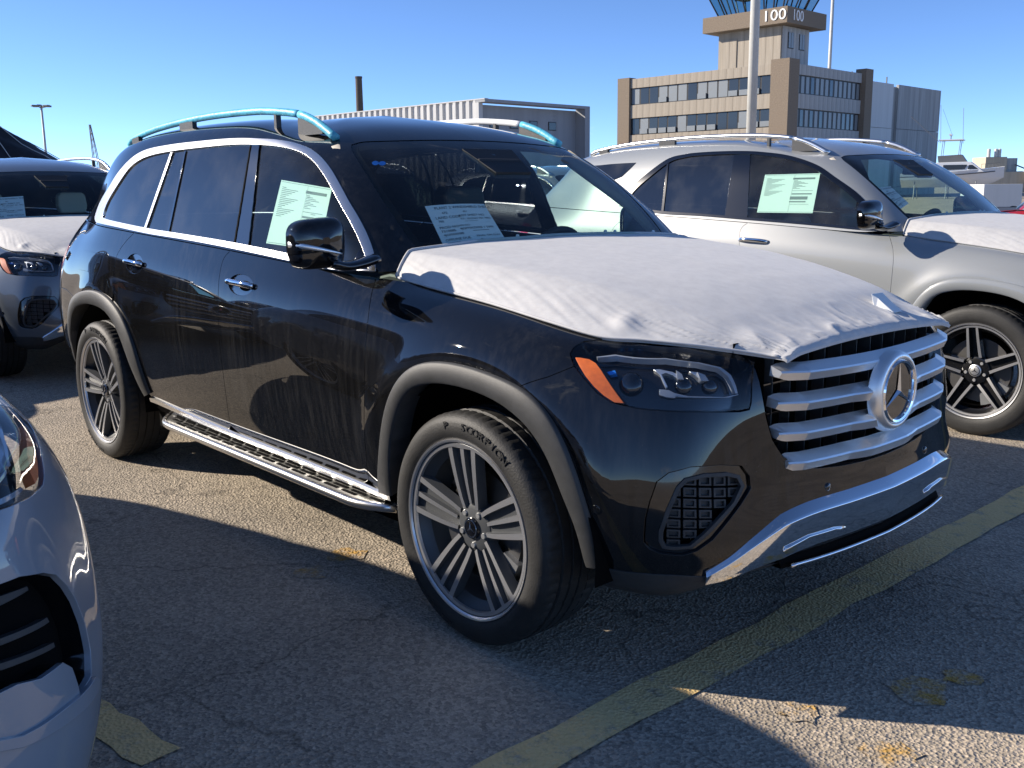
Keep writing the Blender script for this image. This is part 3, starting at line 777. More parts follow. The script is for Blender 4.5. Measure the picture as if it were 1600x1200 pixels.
def merge(objs, name=None):
    """two mirrored halves of one piece -> one mesh"""
    a, b = objs
    va = [v.co[:] for v in a.data.vertices]; vb = [v.co[:] for v in b.data.vertices]
    fa = [tuple(p.vertices) for p in a.data.polygons]; fb = [tuple(i+len(va) for i in p.vertices) for p in b.data.polygons]
    def vn(o):
        n = [None]*len(o.data.vertices)
        for l, c in zip(o.data.loops, o.data.corner_normals): n[l.vertex_index] = tuple(c.vector)
        return [x or (0, 0, 1) for x in n]
    na, nb = vn(a), vn(b)
    mat = a.data.materials[0]; par = a.parent; nm = name or a.name.split('.')[0]
    ma, mbd = a.data, b.data
    bpy.data.objects.remove(a); bpy.data.objects.remove(b); bpy.data.meshes.remove(ma); bpy.data.meshes.remove(mbd)
    return mk(nm, va+vb, fa+fb, mat, par, normals=na+nb)

def rail_path(sgn):
    return interp([(-3.36, sgn*.605, 1.700), (-3.27, sgn*.612, 1.728), (-2.90, sgn*.622, 1.766), (-2.37, sgn*.628, 1.788), (-1.85, sgn*.630, 1.784), (-1.62, sgn*.630, 1.768), (-1.45, sgn*.630, 1.746), (-1.32, sgn*.630, 1.706), (-1.185, sgn*.630, 1.640)], 48)

def build_car(root, cfg):
    P_, trim = cfg['paint'], cfg.get('trim', 'trim_silver')
    c = cfg['curves']; belt, sillc, dF, dM, dR = c['belt'], c['sill'], c['dF'], c['dM'], c['dR']
    T, S = B_.T, B_.S
    # --- dark shell under the panels
    ns, nt = 150, 50
    SS, TT = np.meshgrid(np.linspace(0, S, ns), np.linspace(0, T-.01, nt), indexing='ij'); st = np.stack([SS.ravel(), TT.ravel()], -1)
    P0 = B_.P(st); V = P0-B_.N(st)*.022; F = []
    af = np.vstack([aFm, [aFm[-1][0], 0], [aFm[0][0], 0]]); ar = np.vstack([aRm, [aRm[-1][0], 0], [aRm[0][0], 0]])
    hole = inside(af, st) | inside(ar, st) | inside(inset(cfg['HL'], -.01), st) | (inside(inset(cfg['FOG'], -.01), st)) | ((np.abs(P0[:, 1]) < .54) & (P0[:, 0] > .3) & (P0[:, 2] > .34))
    for i in range(ns-1):
        for j in range(nt-1):
            q = (i*nt+j, i*nt+j+1, (i+1)*nt+j+1, (i+1)*nt+j)
            if not any(hole[k] for k in q): F.append(q)
    merge([mk('inner_shell', V*[1, sg, 1], F if sg > 0 else [f[::-1] for f in F], 'void_black', root) for sg in (1, -1)])
    # --- doors, wings, bumpers
    jF = np.argmin(np.abs(sillc[:, 0]-dF[-1, 0])); jM = np.argmin(np.abs(sillc[:, 0]-dM[-1, 0]))
    top = lambda s0, s1, n=14: np.stack([np.linspace(s0, s1, n), np.full(n, T-.002)], -1)
    dFb, dMb = dF[:-1], dM[:-1]
    hF = ell(cfg['hF'], .105, .046); hR = ell(cfg['hR'], .105, .046)
    lo, hi = sorted((jM, jF))
    fd = cat(top(dM[0, 0], dF[0, 0]), dFb, sillc[lo:hi+1][::-1] if sillc[hi, 0] < sillc[lo, 0] else sillc[lo:hi+1], dMb[::-1])
    seg = sillc[lo:hi+1]; seg = seg if np.linalg.norm(seg[0]-dFb[-1]) < np.linalg.norm(seg[-1]-dFb[-1]) else seg[::-1]
    fd = cat(top(dM[0, 0], dF[0, 0]), dFb, seg[1:-1], dMb[::-1])
    fdoor = panel('front_door', B_, fd, P_, root, holes=[hF] if cfg.get('scoop', True) else [])
    arR = aRm[aRm[:, 0] < dR[-1, 0]+.0]           # leading leg of the rear arch
    arR = arR[np.argsort(-arR[:, 1])]
    seg = sillc[(sillc[:, 0] > dM[-1, 0]) & (sillc[:, 0] < arR[-1, 0])]; seg = seg[np.argsort(-seg[:, 0])]
    rd = cat(top(dR[0, 0], dM[0, 0]), dMb, seg[::-1] if np.linalg.norm(seg[0]-dMb[-1]) > np.linalg.norm(seg[-1]-dMb[-1]) else seg, arR[::-1], dR[::-1])
    rdoor = panel('rear_door', B_, rd, P_, root, holes=[hR] if cfg.get('scoop', True) else [])
    # rear quarter and rear bumper
    sb = B_.inv([(114.5,467),(104,452)]); tb_ = sb[-1, 1]
    arT = aRm[(aRm[:, 0] > dR[-1, 0]) & (aRm[:, 1] >= sb[0, 1]-.01)]; arT = arT[np.argsort(arT[:, 0])]
    q = cat(top(S-.02, dR[0, 0], 40), dR, arT, [sb[-1]], [(S-.02, tb_)])
    lampst = inv_fn(B_, [(-3.84,1.13),(-3.98,1.15),(-4.14,1.14),(-4.20,1.07),(-4.21,.98),(-4.05,.965),(-3.90,1.02)], XZ)
    panel('rear_quarter_panel', B_, q, P_, root, holes=[lampst])
    panel('tail_lamp', B_, lampst, 'tail_red', root, lip=.004)
    arB = aRm[(aRm[:, 0] > -9) & (aRm[:, 0] > arT[-1, 0]) & (aRm[:, 1] < sb[0, 1])]; arB = arB[np.argsort(-arB[:, 1])]
    q = cat([(S-.02, tb_)], [sb[-1]], [arT[-1]], arB, [(arB[-1, 0], .03)], [(S-.02, .03)])
    panel('rear_bumper', B_, q, P_, root)
    flap = B_.inv([(131,391),(156,397),(159,404),(153,420),(146,427),(124,421),(122,413),(127,397)])
    panel('fuel_flap', B_, flap, P_, root, off=.0012, gap=0, lip=.002, both=False)
    # front wing
    HLn = cfg['HL']; wing_hl = HLn[[19, 0, 1, 2, 3]]
    af_back = aFm[aFm[:, 0] > seamBF[-1, 0]]; af_back = af_back[np.argsort(af_back[:, 0])]
    k0 = np.argmin(np.linalg.norm(aFm-seamBF[-1], axis=1))
    legs = aFm[:k0+1]                              # from the sill over the arch to the bumper seam
    seg = sillc[(sillc[:, 0] < dF[-1, 0]) & (sillc[:, 0] > legs[0, 0])]; seg = seg[np.argsort(-seg[:, 0])]
    wg = cat(dFb[::-1], top(dF[0, 0], HLn[3, 0]+.01, 30), HLn[[3, 2, 1, 0, 19]], seamBF, legs[::-1], seg[::-1])
    panel('front_wing', B_, wg, P_, root)
    # front bumper fascia with openings for lamp, intake and grille
    gr = inv_fn(B_, [(-.525,.978),(-.532,.93),(-.535,.87),(-.530,.80),(-.512,.735),(-.475,.682),(-.42,.648),(-.34,.628),(-.22,.616),(-.11,.611),(-.004,.610)], YZ, lambda p: p[:, 0] > .4)
    lc = c['low']; fr_leg = aFm[k0:]
    lowend = inv_fn(B_, [(-.60,.366),(-.35,.36),(-.004,.36)], YZ, lambda p: p[:, 0] > .4)
    fb = cat(gr[::-1], [(gr[0, 0], T-.004)], [(HLn[7, 0], T-.004)] if HLn[7, 1] < T-.012 else np.zeros((0, 2)), HLn[7:20], seamBF[1:], fr_leg[1:], lc[1:], lowend)
    bump = panel('front_bumper', B_, fb, P_, root, holes=[cfg['FOG']], res=.026, snap=True)
    merge(bump)
    lb = cat(lowend[::-1], lc[::-1], [fr_leg[-1]+[0, -.004]], [(fr_leg[-1, 0], .04)], [(0, .04)])
    merge(panel('bumper_apron', B_, lb, 'cladding', root, off=.002, snap=True))
    # wheel arch mouldings, wells
    prof = [(0, .001), (.03, .011), (.12, .016), (.55, .019), (.9, .018), (1.0, .013)]
    if cfg.get('cladding', True):
        strip_between('arch_moulding', B_, aFo, aFi, prof, cfg.get('clad_mat', 'cladding'), root, ret=-.07); strip_between('arch_moulding', B_, aRo, aRi, prof, cfg.get('clad_mat', 'cladding'), root, ret=-.07)
    for wx in (0, -WB):
        mb = MB()
        A = np.linspace(math.radians(-6), math.radians(188), 40); Rr = np.array([[(wx+.475*math.cos(a)*(1.10 if math.cos(a) > 0 and wx == 0 else 1.06), y_, HUB_Z+.47*math.sin(a)) for a in A] for y_ in (-.925, -.50)])
        mb.rings([list(map(tuple, r)) for r in Rr], closed=False)
        mb.add([(p[0], -.50, p[2]) for p in Rr[1]]+[(wx, -.50, HUB_Z)], [(i, i+1, len(A)) for i in range(len(A)-1)])
        mb.build('wheel_well', 'void_black', root); m2 = MB(); m2.add([(x, -y, z) for x, y, z in mb.v], [q[::-1] for q in mb.f]); m2.build('wheel_well', 'void_black', root)
    mb = MB(); mb.box((-2.62, -.86, .25), (-.5, .86, .40)); mb.box((-4.1, -.6, .28), (-2.61, .6, .5)); mb.box((-.51, -.48, .36), (.60, .48, .5)); mb.build('underbody', 'void_black', root)
    # sill: bright strip, dark panel
    s2 = sillc-[0, .022]
    strip_between('sill_trim', B_, sillc+[0, .002], s2, [(0, .0), (.1, .010), (.9, .014), (1, .006)], trim if cfg.get('sill', True) else P_, root)
    mid = np.stack([sillc[:, 0], np.full(len(sillc), .03)], -1)
    strip_between('sill_panel', B_, s2, mid, [(0, .003), (.3, .001), (.6, -.01), (1, -.03)], 'gloss_black', root)
    # --- greenhouse
    g = cfg['green']
    dlo_loop = cat(g['dlo_o'], g['dlo_bo'][::-1][1:-1])
    ws = cat(g['wsE'], g['wsH'][1:])
    wl_ = ws.copy(); wl_[-1, 0] = 0.0
    gp = cat(wl_[::-1], [(g['wsE'][0, 0], .001)], np.stack([np.linspace(g['wsE'][0, 0]+.03, G_.S, 60), np.full(60, .001)], -1), [(G_.S, G_.T-.001)], [(0, G_.T-.001)])
    hole_ = np.clip(inset(dlo_loop, .004), [0, .006], None)
    merge(panel('roof_and_pillars', G_, gp, P_ if not cfg.get('roof') else cfg['roof'], root, gap=0, lip=0, res=.032, holes=[hole_]))
    wsp = cat([(0, .001)], [(g['wsE'][0, 0], .001)], wl_)
    wind = merge(panel('windscreen', G_, wsp, 'glass_wind', root, gap=0, lip=0, off=-.002, res=.04))
    # black border printed on the screen
    rim = inset(wsp, .001); inn = inset(wsp, .028); inn = np.clip(inn, [0.0, .028], None)
    loop_i = np.vstack([[(0.0, .07)], [(g['wsE'][0, 0]-.03, .07)], g['wsE'][2:]-[.028, 0], wsp[-len(g['wsH'])+1:]-[0, .035]]); loop_i[:, 0] = np.maximum(loop_i[:, 0], 0)
    band = cat([(0.0, .001)], [(g['wsE'][0, 0], .001)], wl_, loop_i[::-1][0:1]*[0, 1], loop_i[::-1])
    merge(panel('screen_border', G_, band, 'void_black', root, gap=0, lip=0, off=-.006, res=.04))
    # window surround and panes
    inner_loop = cat(g['dlo_i'], g['dlo_bi'][::-1][1:-1])
    panel('window_trim', G_, np.clip(dlo_loop, [0, .001], None), trim, root, off=.004, gap=0, lip=.008, res=.03, holes=[np.clip(inner_loop, [0, .004], None)])
    for nm, poly, mat, off in g['panes']:
        panel(nm, G_, poly, mat, root, off=off, gap=0.0, lip=.003, res=.05)
    # --- roof rails
    for sg in (-1, 1):
        path = rail_path(sg); sec = lambda i: [(.016*math.cos(a), .0165*math.sin(a)) for a in np.linspace(0, 2*math.pi, 14, endpoint=False)]
        mats = cfg['rails'][0 if sg < 0 else 1]
        k = int(len(path)*.80)
        mb = MB(); mb.sweep(path[:k+1], sec); rl_ = mb.build('roof_rail', mats[0], root, smooth=True, recalc=True)
        mb = MB(); mb.sweep(path[k:], lambda i: [(.0165*math.cos(a), .017*math.sin(a)) for a in np.linspace(0, 2*math.pi, 14, endpoint=False)]); mb.build('rail_end', mats[1], rl_, smooth=True, recalc=True)
        for xa, xb in ((-3.24, -3.15), (-2.62, -2.47), (-1.66, -1.64), (-1.46, -1.27)):
            za = np.interp([xa, xb], path[:, 0], path[:, 2]); ya = sg*.628
            zb = np.array([1.66, 1.66])
            MB().add([(xa, ya-.012, zb[0]), (xb, ya-.012, zb[1]), (xb, ya+.012, zb[1]), (xa, ya+.012, zb[0]), (xa, ya-.012, za[0]-.008), (xb, ya-.012, za[1]-.008), (xb, ya+.012, za[1]-.008), (xa, ya+.012, za[0]-.008)],
                     [(0,3,2,1),(4,5,6,7),(0,1,5,4),(1,2,6,5),(2,3,7,6),(3,0,4,7)]).build('rail_foot', 'cladding', rl_, recalc=True)
    # --- door handles
    for nm, hh, dr_ in (('front', cfg['hF'], fdoor), ('rear', cfg['hR'], rdoor)):
        if cfg.get('scoop', True):
            e_ = ell(hh, .107, .048)
            def bowl(P, V, hh=hh):
                r = ((V[:, 0]-hh[0])/.107)**2+((V[:, 1]-hh[1])/.048)**2; n_ = B_.N(V); return P-n_*(np.clip(1-r, 0, 1)*.028)[:, None]
            bw = panel('handle_scoop', B_, e_, 'gloss_black', dr_[0], gap=0, lip=0, res=.012, off=-.0015, fn=bowl)
            bw[1].parent = dr_[1]
        for sgi, sg in enumerate((1, -1)):
            xs = np.linspace(-.112, .112, 15); stc = np.stack([hh[0]+xs, np.full(15, hh[1]+.003)], -1); hgt = .004+.022*np.clip(1-(xs/.112)**4, 0, 1)
            pth = (B_.P(stc)+B_.N(stc)*hgt[:, None])*[1, sg, 1]
            MB().sweep(pth, lambda i: [(.010*math.cos(a), .013*math.sin(a)) for a in np.linspace(0, 2*math.pi, 10, endpoint=False)]).build('door_handle', 'chrome', dr_[sgi], smooth=True, recalc=True)
    # --- mirrors
    for sg in (-1, 1):
        mirror_unit(root, sg, cfg.get('mirror', P_))
    # --- wheels
    for x in (0, -WB):
        for sg in (-1, 1): add_wheel(root, cfg.get('wheel', 'triple'), x, sg, spin=cfg.get('spin', {}).get((x == 0, sg), 0.3*x+0.5*sg), steer=0)
    if cfg.get('front', True): front_details(root, cfg)
    if cfg.get('board', True): running_board(root)
    interior(root, cfg)
    return root

def mirror_unit(root, sg, mat):
    fold = sg > 0
    c0 = np.array([-.605, sg*1.07, 1.262]); V = []; n, m_ = 28, 14
    rings = []
    for i in range(m_):
        k = i/(m_-1)                                # 0 = open back edge, 1 = nose
        d = k**.8*.085; sc = (1-k**2.6*.98)**.5
        ring = []
        for a in np.linspace(0, 2*math.pi, n, endpoint=False):
            ca, sa = math.cos(a), math.sin(a); e = .55
            y = .104*math.copysign(abs(ca)**e, ca); z = .080*math.copysign(abs(sa)**e, sa)
            z *= 1-.10*(y/.104)*(-1)*sg*sg; 
            ring.append((c0[0]-.055+d+ (abs(y)/.104)*.0, c0[1]+y*sc*(1 if True else 1), c0[2]+z*sc+.006*k))
        rings.append(ring)
    mb = MB(); mb.rings(rings, True, False); mb.add(rings[-1], [tuple(range(n))])
    mir = mb.build('door_mirror', mat, root, smooth=True, recalc=True)
    b = MB(); b.rings([[(p[0]-.002, c0[1]+(p[1]-c0[1])*k, c0[2]+(p[2]-c0[2])*k) for p in rings[0]] for k in (1.0, .9)], True, False); b.add([(p[0]+.006, c0[1]+(p[1]-c0[1])*.9, c0[2]+(p[2]-c0[2])*.9) for p in rings[0]], [tuple(range(n))])
    b.build('mirror_glass', 'chrome', mir)
    # lower shell and indicator strip
    low = []
    for i in range(9):
        k = i/8; d = k**.8*.078; sc = (1-k**2.6*.98)**.5
        low.append([(c0[0]-.052+d, c0[1]+.100*math.copysign(abs(math.cos(a))**.55, math.cos(a))*sc, c0[2]-.030-.062*abs(math.sin(a))**.6*sc) for a in np.linspace(math.pi, 2*math.pi, 15)])
    MB().rings(low, False).build('mirror_base', 'gloss_black', mir, smooth=True, recalc=True)
    st = [(c0[0]-.055+(.9*(1-(abs(y)/.115)**3)**1)*.085+.002, c0[1]+y, c0[2]-.012-.02*(1-(y*sg+.1)/.2)*0-.022*(.5-y*sg*4)*.5) for y in np.linspace(-.095, .095, 13)]
    st = []
    for k in np.linspace(0, 1, 14):
        y = sg*(.104-.165*k); a = abs(y)/.106; xx = c0[0]-.055+.0875*max(0, 1-a**3.2)**.62
        st.append((xx, c0[1]+y, c0[2]-.004-.036*k))
    MB().sweep(st, lambda i: [(.004*math.cos(a), (.011-.008*i/13)*math.sin(a)) for a in np.linspace(0, 2*math.pi, 8, endpoint=False)]).build('turn_indicator', 'satin_chrome' if True else 'chrome', mir, smooth=True, recalc=True)
    arm = interp([(c0[0]+.0, sg*1.04, 1.192), (c0[0]+.01, sg*.99, 1.178), (c0[0]+.02, sg*.93, 1.185), (c0[0]+.03, sg*.875, 1.20)], 12)
    MB().sweep(arm, lambda i: [(.045*math.cos(a), .018*math.sin(a)) for a in np.linspace(0, 2*math.pi, 12, endpoint=False)]).build('mirror_arm', 'gloss_black', mir, smooth=True, recalc=True)
    if fold:                                        # this one is folded back against the door glass
        piv = Matrix.Translation((-.80, sg*.905, 0)) @ Matrix.Rotation(math.radians(84), 4, 'Z') @ Matrix.Translation((.62, -sg*.955, 0))
        for ob in [mir]+list(mir.children):
            ob.data.transform(piv) if ob.name.split('.')[0] != 'mirror_arm' else ob.data.transform(Matrix.Translation((-.10, -sg*.075, 0)))

def front_details(root, cfg):
    # ---- head lamps
    HLn = cfg['HL']
    for sg in (1, -1):
        lens = panel('headlamp', B_, HLn, 'glass_lamp', root, both=False, side=sg, gap=.003, lip=.02, off=-.001)[0]
        def deep(P, V):
            return P
        panel('lamp_housing', B_, inset(HLn, -.004), 'lamp_black', lens, both=False, side=sg, gap=0, lip=0, off=-.052)
        wall = resample(HLn, .02); Nn = B_.N(wall); Pw = B_.P(wall)
        k = len(wall); V = np.vstack([Pw-Nn*.004, Pw-Nn*.054])*[1, sg, 1]
        mk('lamp_wall', V, [(i, (i+1) % k, k+(i+1) % k, k+i) for i in range(k)], 'lamp_black', lens)
        for nm, px, mat, off in cfg['lamp_bits']:
            panel(nm, B_, px, mat, lens, both=False, side=sg, gap=0, lip=.02, off=off, res=.015)
        for nm, ctr, rad in cfg['lamp_lenses']:
            st = np.array([ctr]); p = B_.P(st)[0]; n_ = B_.N(st)[0]; base = p-n_*.045
            mb = MB(); zz = Vector((n_*[1, sg, 1]).tolist()).to_track_quat('Z', 'Y').to_matrix().to_4x4(); zz.translation = Vector((base*[1, sg, 1]).tolist())
            prof = [(rad*math.cos(a), rad*.55*math.sin(a)) for a in np.linspace(0, math.pi/2, 7)]
            t = MB(); t.lathe(prof, 22, 'z'); mb.add([tuple(zz @ Vector(q)) for q in t.v], t.f); mb.build(nm, 'gloss_black', lens, smooth=True, recalc=True)
    # ---- side intakes: dark surround, sunk grid
    FOG_, FI = cfg['FOG'], cfg['FOGI']
    for sg in (1, -1):
        fr = panel('intake_surround', B_, FOG_, 'gloss_black', root, both=False, side=sg, gap=.002, lip=.03, off=-.010, holes=[FI], res=.02)[0]
        w_ = resample(FOG_, .02); Nn = B_.N(w_); Pw = B_.P(w_); k = len(w_)
        mk('intake_wall', np.vstack([Pw-Nn*.002, Pw-Nn*.03])*[1, sg, 1], [(i, (i+1) % k, k+(i+1) % k, k+i) for i in range(k)], 'gloss_black', fr)
        ring = inset(FI, -.006)
        panel('intake_rim', B_, ring, 'cladding', fr, both=False, side=sg, gap=0, lip=.015, off=-.004, holes=[inset(FI, .004)], res=.02)
        panel('intake_back', B_, FI, 'void_black', fr, both=False, side=sg, gap=0, lip=0, off=-.045, res=.03)
        lo, hi = FI.min(0), FI.max(0); du, dv = .046, .040
        mbF = MB(); u = lo[0]
        cells = []
        for a in np.arange(lo[0]+.02, hi[0], du):
            for b in np.arange(lo[1]+.01, hi[1], dv):
                cells.append((a, b))
        for a, b in cells:
            o4 = np.array([(a-.019, b-.016), (a+.019, b-.016), (a+.019, b+.016), (a-.019, b+.016)]); 
            if inside(FI, o4).sum() < 1 or not inside(FOG_, o4).all(): continue
            i4 = np.array([(a-.013, b-.0105), (a+.013, b-.0105), (a+.013, b+.0105), (a-.013, b+.0105)])
            A = B_.P(o4)-B_.N(o4)*.018; Bq = B_.P(i4)-B_.N(i4)*.018; Cq = B_.P(i4)-B_.N(i4)*.028; D = B_.P(o4)-B_.N(o4)*.03
            V = np.vstack([A, Bq, Cq, D])*[1, sg, 1]
            f = [(i, (i+1) % 4, 4+(i+1) % 4, 4+i) for i in range(4)]+[(4+i, 4+(i+1) % 4, 8+(i+1) % 4, 8+i) for i in range(4)]+[(i, (i+1) % 4, 12+(i+1) % 4, 12+i) for i in range(4)]+[(8, 9, 10, 11)]
            mbF = MB(); mbF.add(V, f); mbF.build('grid_cell', 'cladding', fr, recalc=True)
    # ---- radiator grille
    zc = [.925, .838, .751, .664]; cs = .815
    def gx(y): 
        a = abs(y); return .886-.030*(a/.45)**2-max(0, a-.415)*.32
    hw = [.500, .506, .500, .468]
    back = MB(); back.add([(.70, -.56, .56), (.70, .56, .56), (.70, .56, 1.0), (.70, -.56, 1.0)], [(0, 1, 2, 3)]); bk = back.build('grille', 'void_black', root)
    bk['label'] = 'black radiator grille with four satin silver bars and a round star badge'
    for k, (z_, h_) in enumerate(zip(zc, hw)):
        ys = np.concatenate([np.linspace(-h_, -.40, 8), np.linspace(-.36, .36, 15), np.linspace(.40, h_, 8)])
        R = []
        for y in ys:
            x = gx(y); e = 1-max(0, (abs(y)-h_+.02)/.02)*.35; z = z_-.011*(1-(y/.5)**2)
            fl = np.clip((.19-abs(y))/.06, 0, 1) if k else 0.0; x += .014*fl; u_ = 1+.12*fl; d_ = 1+.15*fl
            R.append([(x-.036, y, z+.025*e*u_), (x-.003, y, z+.004), (x, y, z-.001), (x-.009, y, z-.023*e*d_), (x-.04, y, z-.019*e*d_)])
        MB().rings(R).build('grille_bar', 'satin_chrome', bk, recalc=True)
    for y in np.linspace(-.46, .46, 12):
        MB().box((.74, y-.002, .60), (.79-.05*abs(y), y+.002, .965)).build('grille_fin', 'cladding', bk)
    for k in range(5):
        z = [.965, .882, .795, .708, .625][k]
        MB().box((.742, -.5, z-.003), (.765, .5, z+.003)).build('grille_rib', 'gloss_black', bk)
    # frame round the opening
    half = [(-.525,.975),(-.530,.93),(-.533,.87),(-.528,.80),(-.510,.735),(-.473,.682),(-.42,.648),(-.34,.628),(-.22,.616),(-.11,.611)]
    loop = half+[(0, .610)]+[(-y, z) for y, z in half[::-1]]
    loop = interp(loop, 90)
    stl = inv_fn(B_, [(-abs(y), z) for y, z in loop], YZ, lambda p: p[:, 0] > .4); pp = B_.P(stl); pp[:, 1] = loop[:, 0]
    R = []
    for p, (y, z) in zip(pp, loop):
        cy, cz = y*.95, .80+(z-.80)*.93
        R.append([(p[0]+.001, p[1], p[2]), (p[0]-.004, .3*p[1]+.7*y*.985, .3*p[2]+.7*(.8+(z-.8)*.98)), (p[0]-.045, cy, cz), (p[0]-.10, cy, cz)])
    MB().rings(R, closed=False).build('grille_frame', 'gloss_black', bk, recalc=False, smooth=True)
    # star badge
    xb = .908
    mb = MB(); mb.lathe([(.0995, xb-.03), (.100, xb+.004), (.104, xb+.008), (.114, xb+.004), (.124, xb-.008), (.128, xb-.03)], 64, 'x', (0, 0, cs)); b_ = mb.build('badge_bezel', 'satin_chrome', bk, smooth=True, recalc=True)
    mb = MB(); mb.lathe([(.0, xb+.000), (.088, xb+.000)], 64, 'x', (0, 0, cs)); mb.build('badge_glass', 'gloss_black', bk, recalc=True)
    mb = MB(); mb.lathe([(.086, xb+.000), (.088, xb+.008), (.094, xb+.010), (.099, xb+.004)], 64, 'x', (0, 0, cs)); star_mesh(.089, xb+.003, (0, 0, cs), mb, 'x', .008, .115); mb.build('badge_star', 'chrome', bk, recalc=True, smooth=False)
    # ---- chrome skid band
    hp = interp([(-.712,.366),(-.67,.386),(-.60,.424),(-.50,.456),(-.38,.472),(-.2,.474),(-.004,.474)], 36)
    sp_ = inv_fn(B_, hp, YZ, lambda p: p[:, 0] > .4); pl_ = B_.P(sp_)+B_.N(sp_)*.021; pl_[:, 2] = hp[:, 1]; pl_[-1, 1] = 0
    path = np.vstack([pl_, pl_[-2::-1]*[1, -1, 1]]); R = []
    for i, p in enumerate(path):
        t = path[min(i+1, len(path)-1)]-path[max(i-1, 0)]; t[2] = 0; t /= np.linalg.norm(t); o = np.array([t[1], -t[0], 0]); o = o if o[0] > 0 else -o
        e = min(1, min(i, len(path)-1-i)/14); h_ = .024+.038*e
        R.append([p-o*.064+[0, 0, h_+.030], p-o*.004+[0, 0, h_-.012], p+o*.002+[0, 0, h_-.020], p-o*.012+[0, 0, -h_], p-o*.055+[0, 0, -h_-.004]])
    skid = MB().rings(R).build('skid_band', 'chrome', root, recalc=True, angle=math.radians(28), bevel=.0015)
    for sg in (-1, 1):
        # chrome lined slots under the band
        yy = np.linspace(-.50, -.255, 12); bx = np.interp(yy, pl_[:, 1], pl_[:, 0])
        top_ = [(x_-.006, sg*-y_, .424+.020*min(1, k/4)-.004*(k > 9)) for k, (x_, y_) in enumerate(zip(bx, yy))]; bot_ = [(x_-.035, sg*-y_, .398+.004*k/11) for k, (x_, y_) in enumerate(zip(bx, yy))]
        MB().tube(top_+bot_[::-1]+top_[:1], .0045, 8).build('slot_frame', 'chrome', skid, smooth=True, recalc=True)
        MB().rings([[tuple(np.array(a_)*[1, 1, 1]-[.004, 0, .003]), tuple(np.array(b2_)+[.012, 0, .006])] for a_, b2_ in zip(top_[2:-1], bot_[2:-1])], closed=False).build('slot_insert', 'chrome', skid, smooth=True)
    off_ = lambda dx, z: np.stack([path[:, 0]-dx, path[:, 1], np.full(len(path), z)], -1)
    lip = off_(.012, .366)[16:-16]
    MB().sweep(lip, lambda i: [(.005*math.cos(a), .006*math.sin(a)) for a in np.linspace(0, 2*math.pi, 8, endpoint=False)]).build('lower_lip', 'chrome', skid, smooth=True, recalc=True)
    ap = off_(.0, 0)[15:-15]
    MB().rings([[(p[0]-.05, p[1], .445), (p[0]-.055, p[1], .41), (p[0]-.035, p[1], .372), (p[0]-.028, p[1], .356), (p[0]-.20, p[1], .36)] for p in ap], closed=False).build('skid_backing', 'void_black', skid, smooth=True)
    # parking sensors
    for yz in ((-.30, .565), (.30, .565)):
        st = inv_fn(B_, [(-abs(yz[0]), yz[1])], YZ, lambda p: p[:, 0] > .4); p = B_.P(st)[0]; p[1] = yz[0]
        MB().lathe([(0, .004), (.010, .004), (.0125, .001), (.0125, -.01)], 16, 'x', tuple(p)).build('parking_sensor', 'gloss_black', root, smooth=True)
    st = B_.inv([(931, 796)]); p, n_ = B_.P(st)[0], B_.N(st)[0]
    for sg in (1, -1):
        q = Vector((n_*[1, sg, 1]).tolist()).to_track_quat('Z', 'Y').to_matrix().to_4x4(); q.translation = Vector((p*[1, sg, 1]).tolist()); t = MB(); t.lathe([(0, .002), (.009, .002), (.011, .0005), (.0125, .0012), (.0125, -.005)], 18, 'z')
        MB().add([tuple(q @ Vector(v)) for v in t.v], t.f).build('parking_sensor', 'gloss_black', root, smooth=True)

def running_board(root):
    for sg in (-1, 1):
        xs = np.linspace(-2.43, -.47, 44)
        def outer(x):
            k = (x+2.43)/1.96; return .985-.085*max(0, 1-k/.10)**2-.075*max(0, (k-.90)/.10)**2
        zt = lambda x: .338-.006*(x+1.4)
        R = [[(x, sg*.865, zt(x)), (x, sg*(outer(x)-.022), zt(x)), (x, sg*(outer(x)-.022), zt(x)-.022), (x, sg*.865, zt(x)-.022)] for x in xs]
        bd = MB().rings(R).build('running_board', 'step_metal', root, recalc=True)
        ed = [(x, sg*(outer(x)-.012), zt(x)-.012) for x in xs]
        MB().sweep(ed, lambda i: [(.015*math.cos(a), .017*math.sin(a)) for a in np.linspace(0, 2*math.pi, 12, endpoint=False)]).build('board_edge', 'trim_silver', bd, smooth=True, recalc=True)
        ed = [(x, sg*.872, zt(x)+.004) for x in xs]
        MB().sweep(ed, lambda i: [(.006*math.cos(a), .006*math.sin(a)) for a in np.linspace(0, 2*math.pi, 8, endpoint=False)]).build('board_seam', 'trim_silver', bd, smooth=True, recalc=True)
        if sg > 0: continue
        pad = None
        for i in range(15):
            x = -2.30+i*.122
            for r, y in enumerate((.890, .914, .938)):
                if y > outer(x+.05)-.032 or y > outer(x-.05)-.032: continue
                if pad is None:
                    pad = MB().box((-.047, -.007, 0), (.047, .007, .004)).build('tread_pad', 'void_black', bd, bevel=.0018); pad.location = (x, -y, zt(x)-.0005); continue
                o = pad.copy(); COL.objects.link(o); o.parent = bd; o.location = (x+(.03 if r == 1 else 0), -y, zt(x)-.0005)

